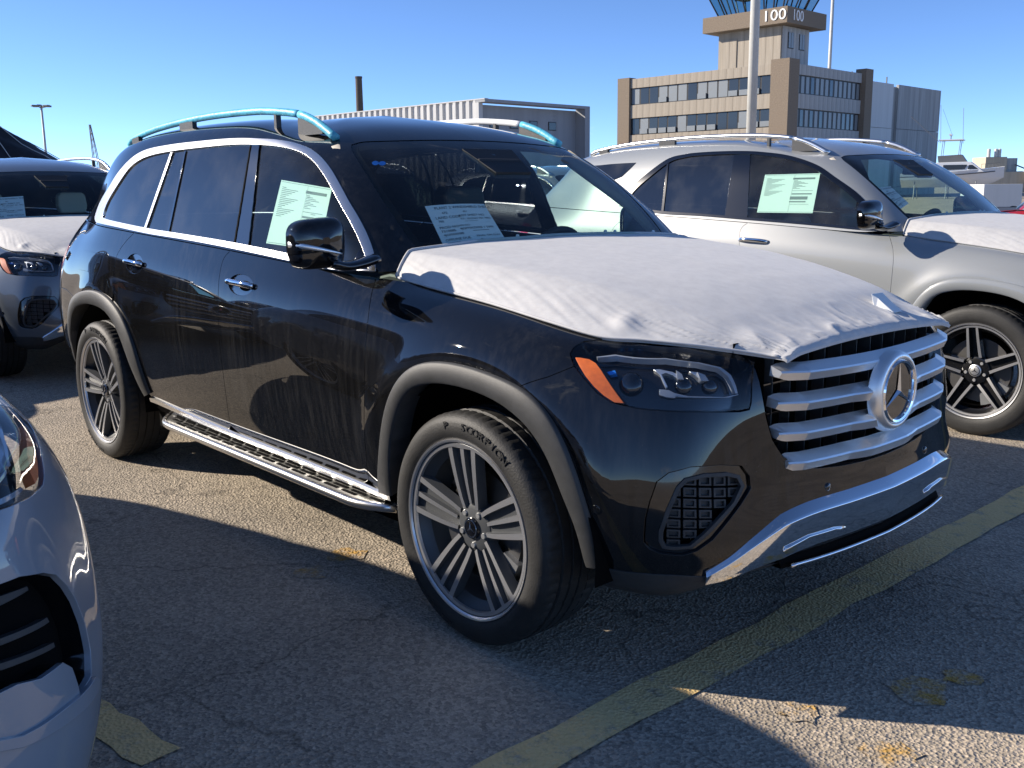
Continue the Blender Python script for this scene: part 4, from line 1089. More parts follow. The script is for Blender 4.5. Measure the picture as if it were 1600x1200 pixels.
def interior(root, cfg):
    seat = cfg.get('seat', 'interior_dark')
    mb = MB(); ys = np.linspace(-.72, .72, 15)
    mb.rings([[(-.42, y, 1.08), (-.50, y, 1.135-.02*abs(y)), (-.72, y, 1.145-.02*abs(y)), (-.88, y, 1.10), (-.90, y, .95), (-.42, y, .85)] for y in ys]); mb.build('dashboard', 'interior_dark', root, recalc=True, bevel=.012)
    c0 = Vector((-1.00, .38, 1.08)); M = Matrix.Translation(c0) @ Matrix.Rotation(math.radians(-65), 4, 'Y')
    t = MB(); t.lathe([(.185+.017*math.cos(a), .017*math.sin(a)) for a in np.linspace(0, 2*math.pi, 11)], 36, 'z'); t.box((-.17, -.02, -.01), (.17, .02, .01)); t.lathe([(0, .02), (.06, .018), (.07, -.01)], 24, 'z')
    MB().add([tuple(M @ Vector(v)) for v in t.v], t.f).build('steering_wheel', 'interior_dark', root, smooth=True, recalc=True)
    for y in (-.38, .38):
        mb = MB()
        mb.rings([[(x-.10*(z-.6), y+sy*w_, z) for x, sy in ((-1.62, -1), (-1.50, -1), (-1.50, 1), (-1.62, 1))] for z, w_ in ((.55, .25), (.8, .27), (1.05, .25), (1.2, .19), (1.23, .16))])
        mb.box((-1.58, y-.27, .5), (-1.02, y+.27, .68)); st = mb.build('front_seat', seat, root, recalc=True, bevel=.03, seg=3)
        MB().rings([[(x-.06*(z-1.3), y+sy*w_, z) for x, sy in ((-1.70, -1), (-1.60, -1), (-1.60, 1), (-1.70, 1))] for z, w_ in ((1.25, .12), (1.32, .14), (1.42, .13), (1.45, .10))]).build('head_restraint', seat, st, recalc=True, bevel=.02, seg=3)
    mb = MB(); mb.box((-2.85, -.66, .6), (-2.65, .66, 1.12)); mb.box((-2.7, -.66, .5), (-2.1, .66, .65)); mb.build('rear_seat', seat, root, recalc=True, bevel=.03)
    mb = MB(); mb.box((-3.9, -.75, .5), (-.5, .75, .52)); mb.build('cabin_floor', 'interior_dark', root)
    MB().rings([[(-.93, -.13, 1.50), (-.93, .13, 1.50), (-.93, .12, 1.56), (-.93, -.12, 1.56)], [(-.90, -.13, 1.495), (-.90, .13, 1.495), (-.90, .12, 1.555), (-.90, -.12, 1.555)]]).build('rear_view_mirror', 'interior_dark', root, recalc=True, bevel=.008)
    MB().rings([[(-.99, -.14, 1.60), (-.99, .14, 1.60), (-.82, .10, 1.50), (-.82, -.10, 1.50)], [(-.98, -.14, 1.572), (-.98, .14, 1.572), (-.83, .10, 1.475), (-.83, -.10, 1.475)]]).build('camera_housing', 'interior_dark', root, recalc=True)
    # headlining: a sheet just under the roof
    S_, T_ = np.meshgrid(np.linspace(0, G_.S, 40), np.linspace(.62, G_.T, 10), indexing='ij'); st = np.stack([S_.ravel(), T_.ravel()], -1); V = G_.P(st)-G_.N(st)*.03
    F = [(i*10+j, i*10+j+1, (i+1)*10+j+1, (i+1)*10+j) for i in range(39) for j in range(9)]
    mb = MB(); mb.add(V, F); mb.mirror_y(); mb.build('headlining', cfg.get('lining', 'interior_dark'), root, smooth=True)
    for sg in (-1, 1):                              # inner pillar covers
        MB().tube([(-.62, sg*.80, 1.16), (-.85, sg*.74, 1.37), (-1.16, sg*.645, 1.585)], .035, 8).build('pillar_cover', 'interior_cream', root, smooth=True)
        MB().box((-2.6, sg*.80-.02, .55), (-.75, sg*.80+.02, 1.12)).build('door_lining', 'interior_dark', root)

# ------------------------------------------------------------------ the black car in the middle
def bez(px): return B_.inv(px)
amber = bez([(899,557),(906,557.5),(920,560),(930,566),(938,577),(973,629),(960,628),(943,617),(928,603),(915,587),(905,570)])
drl_top = bez([(928,549),(957,544),(962,543.5),(1040,549),(1095,556),(1130,565),(1148,580),(1157,600),(1161,617),(1155,616),(1150,602),(1142,585),(1126,570),(1093,560),(1040,553),(962,548),(932,552)])
drl_low = bez([(1030,606),(1044,608),(1060,613),(1078,617),(1140,618.5),(1161,614),(1161,617),(1144,621.5),(1078,620.5),(1057,619),(1032,614)])
white_bar = bez([(1030,607),(1045,608.5),(1058,615),(1055,620),(1042,619),(1030,615)])
fin1 = bez([(1018,566),(1030,565),(1052,571),(1066,580),(1070,589),(1062,588),(1052,580),(1040,575),(1034,578),(1044,600),(1040,604),(1030,580)])
fin2 = bez([(1080,570),(1093,571),(1108,579),(1112,591),(1102,591),(1092,580)])
shine1 = bez([(1058,572),(1067,579),(1070,588),(1060,587)]); shine2 = bez([(1094,575),(1106,580),(1112,590),(1100,590)])
blue = bez([(946,574),(958,571),(960,576),(950,579)])
CURV = dict(belt=belt, sill=sillc, dF=dF, dM=dM, dR=dR, low=lowc)
def dcut(c0, px_top, px_bot):
    return None
def pane(px): return G_.inv(px)
def between(curve, s0, s1):
    """part of a curve between two s values, ordered from s0 to s1"""
    lo, hi = min(s0, s1), max(s0, s1); k = curve[(curve[:, 0] > lo) & (curve[:, 0] < hi)]
    k = k[np.argsort(k[:, 0])]; return k if s0 < s1 else k[::-1]
dlo_top_only = dlo_i
def pline(a, b, n=9, M=None):
    """straight pillar edge in the picture, landed on the sheet point by point (top first)"""
    a, b = np.array(a, float), np.array(b, float); return G_.inv([a+(b-a)*t for t in np.linspace(0, 1, n)], M)
def pane_between(rear_line, front_line, top, bot, tuck=.008):
    """pane bounded by two pillar lines (each top to bottom) and the surround"""
    a = between(top, front_line[0, 0], rear_line[0, 0]); b = between(bot, rear_line[-1, 0], front_line[-1, 0])
    return np.clip(cat(front_line[::-1], a+[0, tuck], rear_line, b-[0, tuck*.5]), [0, .003], None)
def first_pane(line, loop, bot): return cat(loop[loop[:, 0] > line[0, 0]+.004], line, bot[bot[:, 0] > line[-1, 0]+.004][::-1])
def last_pane(line, loop, bot): return cat(line, between(bot, line[-1, 0], 0), loop[np.arange(len(loop)) > np.argmin(np.abs(loop[:, 0]-line[0, 0])+(loop[:, 1] < .3)*9)][::-1])
def clipt(a): return np.clip(a, [0, .003], None)
q_rear = pline((268.5,238),(226.5,358)); q_small = pline((290,235.5),(263,363)); q_b1 = pline((391.5,227),(366,380)); q_b2 = pline((404.5,227),(386,384))
top_part = dlo_i[(dlo_i[:, 1] > .30)]
quarter = first_pane(q_rear, dlo_i, dlo_bi); small = pane_between(q_rear, q_small, top_part, dlo_bi); rearg = pane_between(q_small, q_b1, top_part, dlo_bi); bpil = pane_between(q_b1, q_b2, top_part, dlo_bi); frontg = last_pane(q_b2, dlo_i, dlo_bi)
fair = pane([(550,421),(556,402),(565,388),(573,382),(580,402),(583,427),(566,424)])
PANES = [('quarter_glass', inset(clipt(quarter), -.004), 'glass_privacy', -.004), ('fixed_pane', inset(clipt(small), -.002), 'glass_privacy', -.006), ('rear_door_glass', clipt(rearg), 'glass_privacy', -.004),
         ('door_pillar_cover', clipt(bpil), 'gloss_black', -.002), ('front_door_glass', inset(clipt(frontg), -.003), 'glass_door', -.005), ('mirror_fairing', clipt(fair), 'gloss_black', .001)]
def bar_line(q, w0, w1=None):
    c = q; w1 = w0 if w1 is None else w1
    return cat(c-[w0, 0], (c+[w1, 0])[::-1])
PANES += [('window_divider', clipt(bar_line(q_rear, .010)), 'trim_silver', .002), ('window_divider', clipt(bar_line(q_small, .006)), 'gloss_black', .002), ('window_seal', clipt(bar_line(q_b1, .003)), 'void_black', .001), ('window_seal', clipt(bar_line(q_b2, .006)), 'gloss_black', .002)]
GREENC = dict(dlo_o=dlo_o, dlo_i=dlo_i, dlo_bi=dlo_bi, dlo_bo=dlo_bo, wsE=wsE, wsH=wsH, panes=PANES)
CFG = dict(paint='paint_black', curves=CURV, green=GREENC, HL=HL, FOG=FOG, FOGI=FOGI, hF=B_.inv([(376,445)])[0], hR=B_.inv([(210,412)])[0],
           lamp_bits=[('amber_reflector', amber, 'amber', -.005), ('light_guide', inset(drl_top, .0035), 'lamp_white', -.020), ('light_guide', inset(drl_low, .002), 'lamp_white', -.020), ('lamp_blade', white_bar, 'lamp_white', -.016), ('lamp_fin', inset(fin1, .0025), 'satin_chrome', -.034), ('lamp_fin', inset(fin2, .002), 'satin_chrome', -.034), ('lamp_shine', shine1, 'lamp_white', -.026), ('lamp_shine', shine2, 'lamp_white', -.026), ('lamp_accent', blue, 'blue_dot', -.03)],
           lamp_lenses=[('projector_lens', bez([(982,593)])[0], .034), ('projector_lens', bez([(1072,596)])[0], .024), ('projector_lens', bez([(1120,598)])[0], .022)],
           rails=[('blue_film', 'blue_film'), ('white_film', 'blue_film')], spin={(True, -1): math.radians(-4), (False, -1): math.radians(-12)})
main = thing('parked_car', 'black seven seat estate car with white bonnet cover and blue wrapped roof rail', 'car')
build_car(main, CFG)

# ------------------------------------------------------------------ white protective covers on the bonnets
from mathutils import noise as mnoise
def fabric_mat():
    m, nt, b = nodes_of('cover_fabric'); L = nt.links
    b.inputs['Base Color'].default_value = (.74, .735, .74, 1); b.inputs['Roughness'].default_value = .62; b.inputs['Specular IOR Level'].default_value = .3
    b.inputs['Sheen Weight'].default_value = .15
    t = N(nt, 'ShaderNodeTexCoord'); n1 = N(nt, 'ShaderNodeTexNoise', Scale=420.0, Detail=3.0); n2 = N(nt, 'ShaderNodeTexNoise', Scale=26.0, Detail=6.0, Roughness=.65)
    for n_ in (n1, n2): L.new(t.outputs['Object'], n_.inputs['Vector'])
    b1 = N(nt, 'ShaderNodeBump', Strength=.22, Distance=.001); b2 = N(nt, 'ShaderNodeBump', Strength=.05, Distance=.006)
    L.new(n1.outputs['Fac'], b1.inputs['Height']); L.new(n2.outputs['Fac'], b2.inputs['Height']); L.new(b2.outputs[0], b1.inputs['Normal']); L.new(b1.outputs[0], b.inputs['Normal'])
    r = N(nt, 'ShaderNodeValToRGB'); r.color_ramp.elements[0].color = (.475, .47, .468, 1); r.color_ramp.elements[1].color = (.545, .54, .532, 1); r.color_ramp.elements[0].position = .3; r.color_ramp.elements[1].position = .62
    L.new(n2.outputs['Fac'], r.inputs[0]); L.new(r.outputs[0], b.inputs['Base Color'])
fabric_mat()
HOOD = np.array([  # x, edge y, edge z, crease y, crease z, centre z
 (-.548,.808,1.124,.745,1.213,1.238),(-.40,.812,1.108,.722,1.203,1.233),(-.05,.805,1.070,.670,1.170,1.200),(.215,.799,1.034,.615,1.133,1.165),(.394,.768,1.005,.570,1.099,1.133),
 (.50,.708,1.000,.540,1.074,1.108),(.60,.646,.992,.510,1.046,1.080),(.70,.560,.976,.465,1.012,1.044),(.775,.505,.964,.44,.990,1.016),(.815,.497,.962,.43,.980,1.000),(.830,.492,.955,.425,.970,.984)])
def hood_xyz(v, u):
    """v 0..1 along the car, u -1..1 across"""
    q = interp(HOOD, 400); k = np.clip(v*399, 0, 399).astype(int); x, ye, ze, yc, zc, z0 = q[k].T
    a = np.abs(u); kk = .34                         # |u|>1-kk is the flank
    f = np.clip((a-(1-kk))/kk, 0, 1); i_ = np.clip(a/(1-kk), 0, 1)
    y = np.where(a > 1-kk, yc+(ye-yc)*f, yc*i_); z = np.where(a > 1-kk, zc+(ze-zc)*(f*.55+.45*f**1.7), z0+(zc-z0)*i_**2.1)
    return np.stack([x, y*np.sign(u), z], -1)
def bonnet_cover(label, M=None, seed=0, flag=False):
    nu, nv = 190, 170
    V, U = np.meshgrid(np.linspace(0, 1, nv), np.linspace(-1, 1, nu), indexing='ij'); P = hood_xyz(V.ravel(), U.ravel())
    P = P.reshape(nv, nu, 3)
    for _ in range(3):
        Q = P.copy(); Q[:, 1:-1] = (P[:, :-2]+2*P[:, 1:-1]+P[:, 2:])/4; P = Q
    out = P.copy()
    for i in range(nv):
        for j in range(nu):
            x, y, z = P[i, j]; v, u = i/(nv-1), -1+2*j/(nu-1); a = abs(u)
            e = math.exp(-((1-a)/.22)**2)*(.25+.75*min(1, max(0, (v-.15)*1.6)))             # close to the side hem
            fr = math.exp(-((1-v)/.16)**2)
            # tension folds: fan out from the hem, leaning forward
            w1 = mnoise.noise(Vector((x*13+(1-a)*20+seed, a*2.2, 3.1*np.sign(u)+seed))); w2 = mnoise.noise(Vector((x*42+(1-a)*30, a*4, 8.7+np.sign(u)+seed)))
            w3 = mnoise.noise(Vector((y*13+seed, v*5.5+abs(y)*2, 5.5))); w4 = mnoise.noise(Vector((y*43, v*8, 1.5+seed)))
            w5 = mnoise.noise(Vector((x*3.1, y*3.7, 2.2+seed))); w6 = mnoise.noise(Vector((x*9+y*5, y*8-x*4, 7.2+seed)))
            rid = lambda w: max(0, 1-abs(w)*2.6)**2.5*1.6
            d = .0058*e*rid(w1)+.0012*e*rid(w2)+.0065*fr*rid(w3)+.0015*fr*rid(w4)+.003*w5+.0012*w6
            pin = min(1, max(0, (1-a)/.05))*min(1, max(0, (1-v)/.05))
            for (xx, yy, rr, hh) in ((.42, -.70, .040, .014), (.72, -.49, .05, .008), (.46, .68, .05, .010), (.74, .46, .05, .008)):
                d += hh*math.exp(-((x-xx)**2+(y-yy)**2)/rr**2)
            d *= pin
            out[i, j] = (x, y, z+d+.006) if v < .93 else (x+d*.9+.004, y, z+.006)
    Vv = out.reshape(-1, 3); F = [(i*nu+j, (i+1)*nu+j, (i+1)*nu+j+1, i*nu+j+1) for i in range(nv-1) for j in range(nu-1)]
    # turned under all round
    rim = [i*nu for i in range(nv)]+[(nv-1)*nu+j for j in range(1, nu)]+[i*nu+nu-1 for i in range(nv-2, -1, -1)]+[j for j in range(nu-2, 0, -1)]
    b = len(Vv); k = len(rim); Vv = np.vstack([Vv, Vv[rim]*[.997, .994, 1]-[0, 0, .009]])
    F += [(rim[i], rim[(i+1) % k], b+(i+1) % k, b+i) for i in range(k)]
    Z_ = np.array(F[0]); o = mk('bonnet_cover', Vv, F, 'cover_fabric')
    bm = bmesh.new(); bm.from_mesh(o.data); bmesh.ops.recalc_face_normals(bm, faces=bm.faces)
    if sum(f.normal.z for f in bm.faces) < 0: bmesh.ops.reverse_faces(bm, faces=bm.faces)
    bm.to_mesh(o.data); bm.free()
    tag(o, label, 'bonnet cover')
    hem = [out[0, j]+[-.004, 0, .003] for j in range(0, nu, 3)]
    MB().tube(hem, .006, 8).build('hem', 'cover_fabric', o, smooth=True, recalc=True)
    for sg in (-1, 1):
        hem = [out[i, 0 if sg < 0 else nu-1]+[0, 0, .001] for i in range(0, nv-8, 3)]
        MB().tube(hem, .0045, 6).build('side_hem', 'cover_fabric', o, smooth=True, recalc=True)
    for y in (-.22, .30, .36, .62):
        p = out[0, int((y/.77*.66+1)/2*(nu-1))]
        MB().lathe([(0, .016), (.006, .014), (.008, .004), (.013, 0)], 10, 'z', (p[0]-.012, p[1], p[2]+.002)).build('fixing_clip', 'white_film', o, smooth=True)
    if flag:                                        # strip of film standing up near the front edge
        c = hood_xyz(np.array([.86]), np.array([.36]))[0]
        MB().rings([[(c[0]-.03, c[1]-.045, c[2]+.002), (c[0]+.03, c[1]-.028, c[2]+.002), (c[0]+.03, c[1]+.028, c[2]+.002), (c[0]-.03, c[1]+.045, c[2]+.002)],
                    [(c[0]-.05, c[1]-.038, c[2]+.060), (c[0]-.03, c[1]-.026, c[2]+.046), (c[0]-.03, c[1]+.026, c[2]+.046), (c[0]-.05, c[1]+.038, c[2]+.060)]]).build('film_tab', 'white_film', o, recalc=True, bevel=.003)
    return o
cov = bonnet_cover('white fabric bonnet cover on the black car, creased along its sides', flag=True)

# ------------------------------------------------------------------ papers behind the glass
def quad_sheet(name, corners, lines, label, cat_, mat='paper', thick=.0008, toward=None, bars=(), curl=0.0, group=None):
    """flat printed sheet: corners TL,TR,BR,BL in 3-D; lines: (u, v, text, height as part of sheet height)"""
    TL, TR, BR, BL = [np.array(c, float) for c in corners]
    n = np.cross(TR-TL, BL-TL); n /= np.linalg.norm(n)
    if np.dot(n, CP-TL) < 0: n = -n
    f = lambda u, v: TL*(1-u)*(1-v)+TR*u*(1-v)+BR*u*v+BL*(1-u)*v+n*curl*(4*u*(1-u)-1)
    K = 8; vs_ = [f(i/K, j/K) for i in range(K+1) for j in range(K+1)]
    o = mk(name, vs_+[p-n*thick for p in vs_], [(i*(K+1)+j, (i+1)*(K+1)+j, (i+1)*(K+1)+j+1, i*(K+1)+j+1) for i in range(K) for j in range(K)]+[tuple(x+(K+1)**2 for x in (i*(K+1)+j, i*(K+1)+j+1, (i+1)*(K+1)+j+1, (i+1)*(K+1)+j)) for i in range(K) for j in range(K)], mat)
    tag(o, label, cat_, group)
    W, H = np.linalg.norm(TR-TL), np.linalg.norm(BL-TL)
    mb = MB()
    for u, v, s_, h in lines:
        vv, ff = text_mesh(s_, h*H, 0, 'LEFT')
        if len(vv): mb.add([f(u+p[0]/W, v-p[1]/H)+n*.0015 for p in vv], ff)
    if mb.v: mb.build('printed_text', 'ink', o)['kind'] = 'stuff'
    mb = MB()
    for u0, v0, u1, v1 in bars: mb.add([f(u0, v0)+n*.0013, f(u1, v0)+n*.0013, f(u1, v1)+n*.0013, f(u0, v1)+n*.0013], [(0, 1, 2, 3)])
    if mb.v: mb.build('printed_lines', 'ink_grey', o)['kind'] = 'stuff'
    return o
def on_sheet(surf, px, off, M=None):
    st = surf.inv(px, M); P = surf.P(st)+surf.N(st)*off
    if M is not None: P = P @ M[:3, :3].T + M[:3, 3]
    return P
WS_LINES = [(.12,.09,'PLANT 2 WINDSHIELD SHEET',.085),(.20,.22,'475',.075),(.07,.33,'LAND CODE',.085),(.09,.42,'705',.07),(.55,.21,'801',.06),(.44,.31,'ASSY SHEET NO',.075),(.45,.40,'T71 2023367 701 7893',.065),
            (.06,.57,'PROD NO:',.08),(.06,.66,'7310085',.08),(.07,.75,'4JGF0000088',.07),(.37,.56,'VIN NO:',.06),(.36,.64,'4JGFF5KEXRB 1 5999',.075),(.06,.87,'OFFLINE DUE',.08),(.08,.95,'20230805',.06),(.56,.85,'FINAL: TIM GUN',.065),(.60,.94,'85',.055)]
WS_BARS = [(.5,.455,.72,.462),(.55,.70,.82,.715),(.05,.49,.92,.493),(.05,.80,.93,.803)]
ST_BARS = [(.02,.02,.98,.025),(.02,.975,.98,.98),(.54,.10,.93,.145),(.56,.02,.563,.97)]+[(.57,.17+.025*i,.63+.22*((i*37) % 7)/7,.178+.025*i) for i in range(9)]+[(.56,.43,.93,.437),(.57,.50,.92,.53),(.55,.58,.86,.66),(.55,.70,.84,.73),(.57,.78,.9,.785)]+[(.06,.10+.028*i,.14+.30*((i*53) % 11)/11,.108+.028*i) for i in range(17)]
cn = on_sheet(G_, [(668,309),(762,306),(797,363),(699,374)], -.035)
quad_sheet('windscreen_sheet', cn, WS_LINES, 'printed delivery sheet lying inside the windscreen of the black car', 'paper sheet', bars=WS_BARS, curl=.006)
cn = on_sheet(G_, [(432.6,278),(514,288.5),(491,389),(408.4,377.6)], -.022)
quad_sheet('price_sheet', cn, [(.57,.12,'RETAIL PRICE',.022),(.58,.2,'14 18',.03),(.72,.46,'WARRANTY',.022)], 'price sheet taped inside the front door window of the black car', 'paper sheet', bars=ST_BARS)
cn = on_sheet(G_, [(582.5,251),(590.5,250.5),(591,255.5),(583,256)], -.004); cn2 = on_sheet(G_, [(593,251.5),(601.5,251),(602,256),(593.5,256.5)], -.004)
mb = MB()
for c_ in (cn, cn2):
    m0 = c_.mean(0); mb.add([m0+(c_[0]-m0)*math.cos(a)*.95+(c_[1]-m0)*math.sin(a)*.95 for a in np.linspace(0, 2*math.pi, 20, endpoint=False)], [tuple(range(20))])
MB().add(mb.v, mb.f).build('screen_tag', 'blue_dot', main)

# ------------------------------------------------------------------ the other cars
def trans(x, y, rz=0.0):
    M = np.eye(4); c_, s_ = math.cos(rz), math.sin(rz); M[:2, :2] = [[c_, -s_], [s_, c_]]; M[:2, 3] = (x, y); return M
def copy_tree(o, parent=None, swap=None, skip=()):
    if o.name.split('.')[0] in skip: return None
    c_ = o.copy(); COL.objects.link(c_)
    if parent is not None: c_.parent = parent
    if swap and o.type == 'MESH' and len(o.data.materials) and o.data.materials[0].name in swap:
        c_.material_slots[0].link = 'OBJECT'; c_.material_slots[0].material = MATS[swap[o.data.materials[0].name]]
    for ch in list(o.children): copy_tree(ch, c_, swap, skip)
    return c_
def clone_car(label, x, y, rz, paint_, swap=None, scale=1.0, skip=()):
    sw = {'paint_black': paint_}; sw.update(swap or {})
    c_ = copy_tree(main, None, sw, skip); c_.location = (x, y, 0); c_.rotation_euler = (0, 0, rz); c_.scale = (scale,)*3; c_['label'] = label
    return c_
PLAIN = {'blue_film': 'trim_silver', 'white_film': 'trim_silver'}
# pale grey car beside the black one
MG = trans(-.075, 3.83)
def gp_(px): return G_.inv(px, MG)
g_o = interp(gp_([(968,322),(981,298),(1007,275),(1043,249),(1070,241.5),(1095,238.5),(1160,236.4),(1192,238),(1241,245.5),(1274,257),(1306,278),(1339,302),(1365,330),(1381,353),(1385,362.5)]), 90)
g_bo = interp(gp_([(968,322),(1030,333.6),(1095,337.5),(1173,344),(1290,354),(1385,363)]), 40)
g_i = interp(gp_([(978,321),(990,300),(1013,279),(1046,254),(1072,246),(1096,243),(1160,241),(1190,242.5),(1236,250),(1268,261.5),(1298,282),(1330,306),(1356,333),(1372,354),(1374,359)]), 90)
g_bi = interp(gp_([(978,321),(1030,329.5),(1095,334),(1173,340.5),(1290,350.5),(1374,359)]), 40)
l1 = pline((1044,250),(1035,331), M=MG); l2 = pline((1147,241),(1132,338), M=MG); l3 = pline((1172,241),(1167,341), M=MG)
tp = g_i[g_i[:, 1] > .2]
rq = first_pane(l1, g_i, g_bi)
fg = last_pane(l3, g_i, g_bi)
fair2 = gp_([(1352,350),(1357,338),(1366,338),(1376,352),(1378,361),(1366,359)])
dq = gp_([(905,262),(938,258.5),(994,254.5),(972,276),(955,283)])
PG = [('rear_door_quarter_glass', inset(clipt(rq), -.004), 'glass_privacy', -.004), ('rear_door_glass', clipt(pane_between(l1, l2, tp, g_bi)), 'glass_privacy', -.004), ('door_pillar_cover', clipt(pane_between(l2, l3, tp, g_bi)), 'gloss_black', -.002),
      ('front_door_glass', inset(clipt(fg), -.003), 'glass_door', -.005), ('mirror_fairing', clipt(fair2), 'gloss_black', .001), ('window_divider', clipt(bar_line(l1, .008)), 'gloss_black', .002), ('rear_side_glass', clipt(dq), 'glass_privacy', .003)]
CFG2 = dict(CFG); CFG2.update(paint='paint_light_grey', trim='gloss_black', clad_mat='paint_light_grey', sill=False, scoop=False, mirror='gloss_black', wheel='double', board=False, rails=[('trim_silver', 'trim_silver')]*2,
    green=dict(dlo_o=g_o, dlo_i=g_i, dlo_bi=g_bi, dlo_bo=g_bo, wsE=wsE, wsH=wsH, panes=PG), hF=B_.inv([(1177,377)], MG)[0], spin={(True, -1): math.radians(2)}, seat='interior_dark')
gle = thing('parked_car', 'pale grey estate car with black window trim and black mirror beside the black car', 'car', (-.075, 3.83, 0)); build_car(gle, CFG2)
def move_cover(label, x, y, seed):
    o = copy_tree(cov); o.location = (x, y, 0); o['label'] = label; return o
move_cover('white fabric bonnet cover on the pale grey car with black mirror', -.075, 3.83, 1)
cn = on_sheet(G_, [(1193,271),(1280,267.6),(1267,331.5),(1180,330.5)], -.022, MG)
quad_sheet('price_sheet', cn, [(.57,.12,'RETAIL PRICE',.022)], 'price sheet taped inside the front door window of the pale grey car', 'paper sheet', bars=ST_BARS)
cn = on_sheet(G_, [(1366,288),(1396,284),(1425,311),(1402,327)], -.035, MG)
quad_sheet('windscreen_sheet', cn, WS_LINES, 'printed delivery sheet lying inside the windscreen of the pale grey car', 'paper sheet', bars=WS_BARS)
# slate car in the row behind
XB, YB = -6.32, .20
back = clone_car('dark slate estate car with cream seats parked behind the black car', XB, YB, 0, 'paint_slate', dict(PLAIN, interior_dark='interior_dark'))
move_cover('white fabric bonnet cover on the dark slate car behind', XB, YB, 2)
MBk = trans(XB, YB)
cn = on_sheet(G_, [(-30,303),(36.5,299),(41,334),(-26,339)], -.05, MBk)
quad_sheet('windscreen_sheet', cn, WS_LINES, 'printed delivery sheet inside the windscreen of the dark slate car', 'paper sheet', bars=WS_BARS)
for ch in back.children:
    if ch.name.split('.')[0] in ('front_seat', 'rear_seat'):
        for q in [ch]+list(ch.children): q.material_slots[0].link = 'OBJECT'; q.material_slots[0].material = MATS['interior_cream']
# further cars: some seen past and through the glass, others added unseen for reflections
clone_car('white estate car in the row behind, seen past the pale grey car', -7.0, 4.3, 0, 'paint_white', PLAIN, skip=('running_board',))
clone_car('silver estate car in the row behind, beside the white one', -7.2, 8.2, 0, 'paint_silver', PLAIN, skip=('running_board',))
for lb, yy, pt in (('dark slate car added out of view in the row behind, mirrored in the black doors', -2.95, 'paint_slate'), ('white car added out of view in the row behind, mirrored in the black doors', -6.1, 'paint_white')):  # unseen cars added so the black doors do not mirror empty sunlit ground
    clone_car(lb, -6.5, yy, 0, pt, PLAIN, skip=('running_board',))
for lb, yy, pt in (('dark slate car added out of view beyond the blue grey car, mirrored in the black paint', -6.35, 'paint_slate'), ('silver car added out of view two bays beyond the blue grey car, mirrored in the black paint', -9.5, 'paint_silver')):  # more cars added out of view to darken what the black paint reflects
    clone_car(lb, -.3, yy, 0, pt, PLAIN, skip=('running_board',))
pr = at_dist([(1552, 330)], 21.0)[0]
clone_car('bright red car parked beyond the pale grey car', pr[0], pr[1], math.radians(200), 'paint_red', PLAIN, scale=.84, skip=('running_board',))

# ------------------------------------------------------------------ blue grey car whose nose reaches in from the near corner
TXg, TYg, RZg = -.06, -3.168, .04
MN = trans(TXg, TYg, RZg)
near = thing('parked_car', 'blue grey estate car with a large black bumper intake and bare bonnet', 'car', (TXg, TYg, 0), RZg)
def ni(px): return B_.inv(px, MN, side=-1)
hlN = ni([(-60,628),(0,632),(12,635),(26,640),(44,658),(58,686),(67,720),(70,744),(68,758),(56,770),(30,786),(0,798),(-40,806),(-70,800),(-75,700)])
inN = ni([(-90,930),(0,912),(31,900),(68,894),(88,897),(105,914),(119,936.5),(133,973),(142,1016),(143,1055.6),(125,1084),(122,1070),(113,1044),(99,1036),(65,1061),(28,1070),(0,1084),(-80,1100)])
amN = ni([(38,660),(44,664),(56,690),(63,720),(64,742),(60,752),(52,735),(46,705)])
drN = ni([(-70,786),(0,776),(30,764),(48,752),(52,755),(34,770),(0,784),(-70,794)])
glN = ni([(2,636),(7,635),(18,665),(30,700),(35,708),(32,710),(22,690),(10,660)])
foN = ni([(-60,752),(0,737),(22,725),(31,712),(33,718),(24,733),(0,745),(-60,760)])
blN = ni([(-70,640),(0,640),(14,660),(24,690),(26,712),(0,730),(-70,742)])
slat1 = ni([(-90,962),(0,938),(68,911),(70,916),(0,955),(-90,985)])
slat2 = ni([(-90,1010),(20,1000),(100,960),(103,966),(24,1008),(-90,1020)])
slat3 = ni([(-90,1050),(20,1040),(110,1000),(112,1006),(24,1048),(-90,1060)])
lipN = ni([(-90,1166),(0,1156),(30,1150),(60,1134),(100,1104),(124,1084),(143,1058),(149,1062),(148,1076),(130,1104),(104,1126),(64,1152),(32,1166),(0,1172),(-90,1182)])
mid = np.array([.03, .03])
T_ = B_.T
full = cat([(0.02, .06)], [(2.2, .06)], [(2.2, T_-.003)], [(0.02, T_-.003)])
aF2 = aFm
tlo = float(np.clip(lipN[:, 1].min()-.004, .06, .25)); aF3 = aF2[aF2[:, 1] > tlo]
full = cat([(0.02, tlo)], [(aF3[-1, 0]-.006, tlo)], aF3[::-1], [(aF3[0, 0]+.01, tlo)], [(2.75, tlo)], [(2.75, T_-.003)], [(.02, T_-.003)])
panel('front_body', B_, full, 'paint_blue_grey', near, holes=[hlN, inN], both=False, side=-1, res=.022, gap=0)
full_r = cat([(0.02, .055)], [(aF2[-1, 0]-.006, .055)], aF2[::-1], [(aF2[0, 0]+.01, .055)], [(5.9, .055)], [(5.9, T_-.003)], [(.02, T_-.003)])
panel('side_body', B_, cat([(2.755, .055)], [(5.9, .055)], [(5.9, T_-.003)], [(2.755, T_-.003)]), 'paint_blue_grey', near, both=False, side=-1, res=.06, gap=0)
panel('side_body', B_, full_r, 'paint_blue_grey', near, both=False, side=1, res=.05, gap=0)
lensN = panel('headlamp', B_, hlN, 'glass_lamp', near, both=False, side=-1, gap=.003, lip=.02, off=-.001)[0]
panel('lamp_housing', B_, inset(hlN, -.004), 'lamp_black', lensN, both=False, side=-1, gap=0, lip=0, off=-.06)
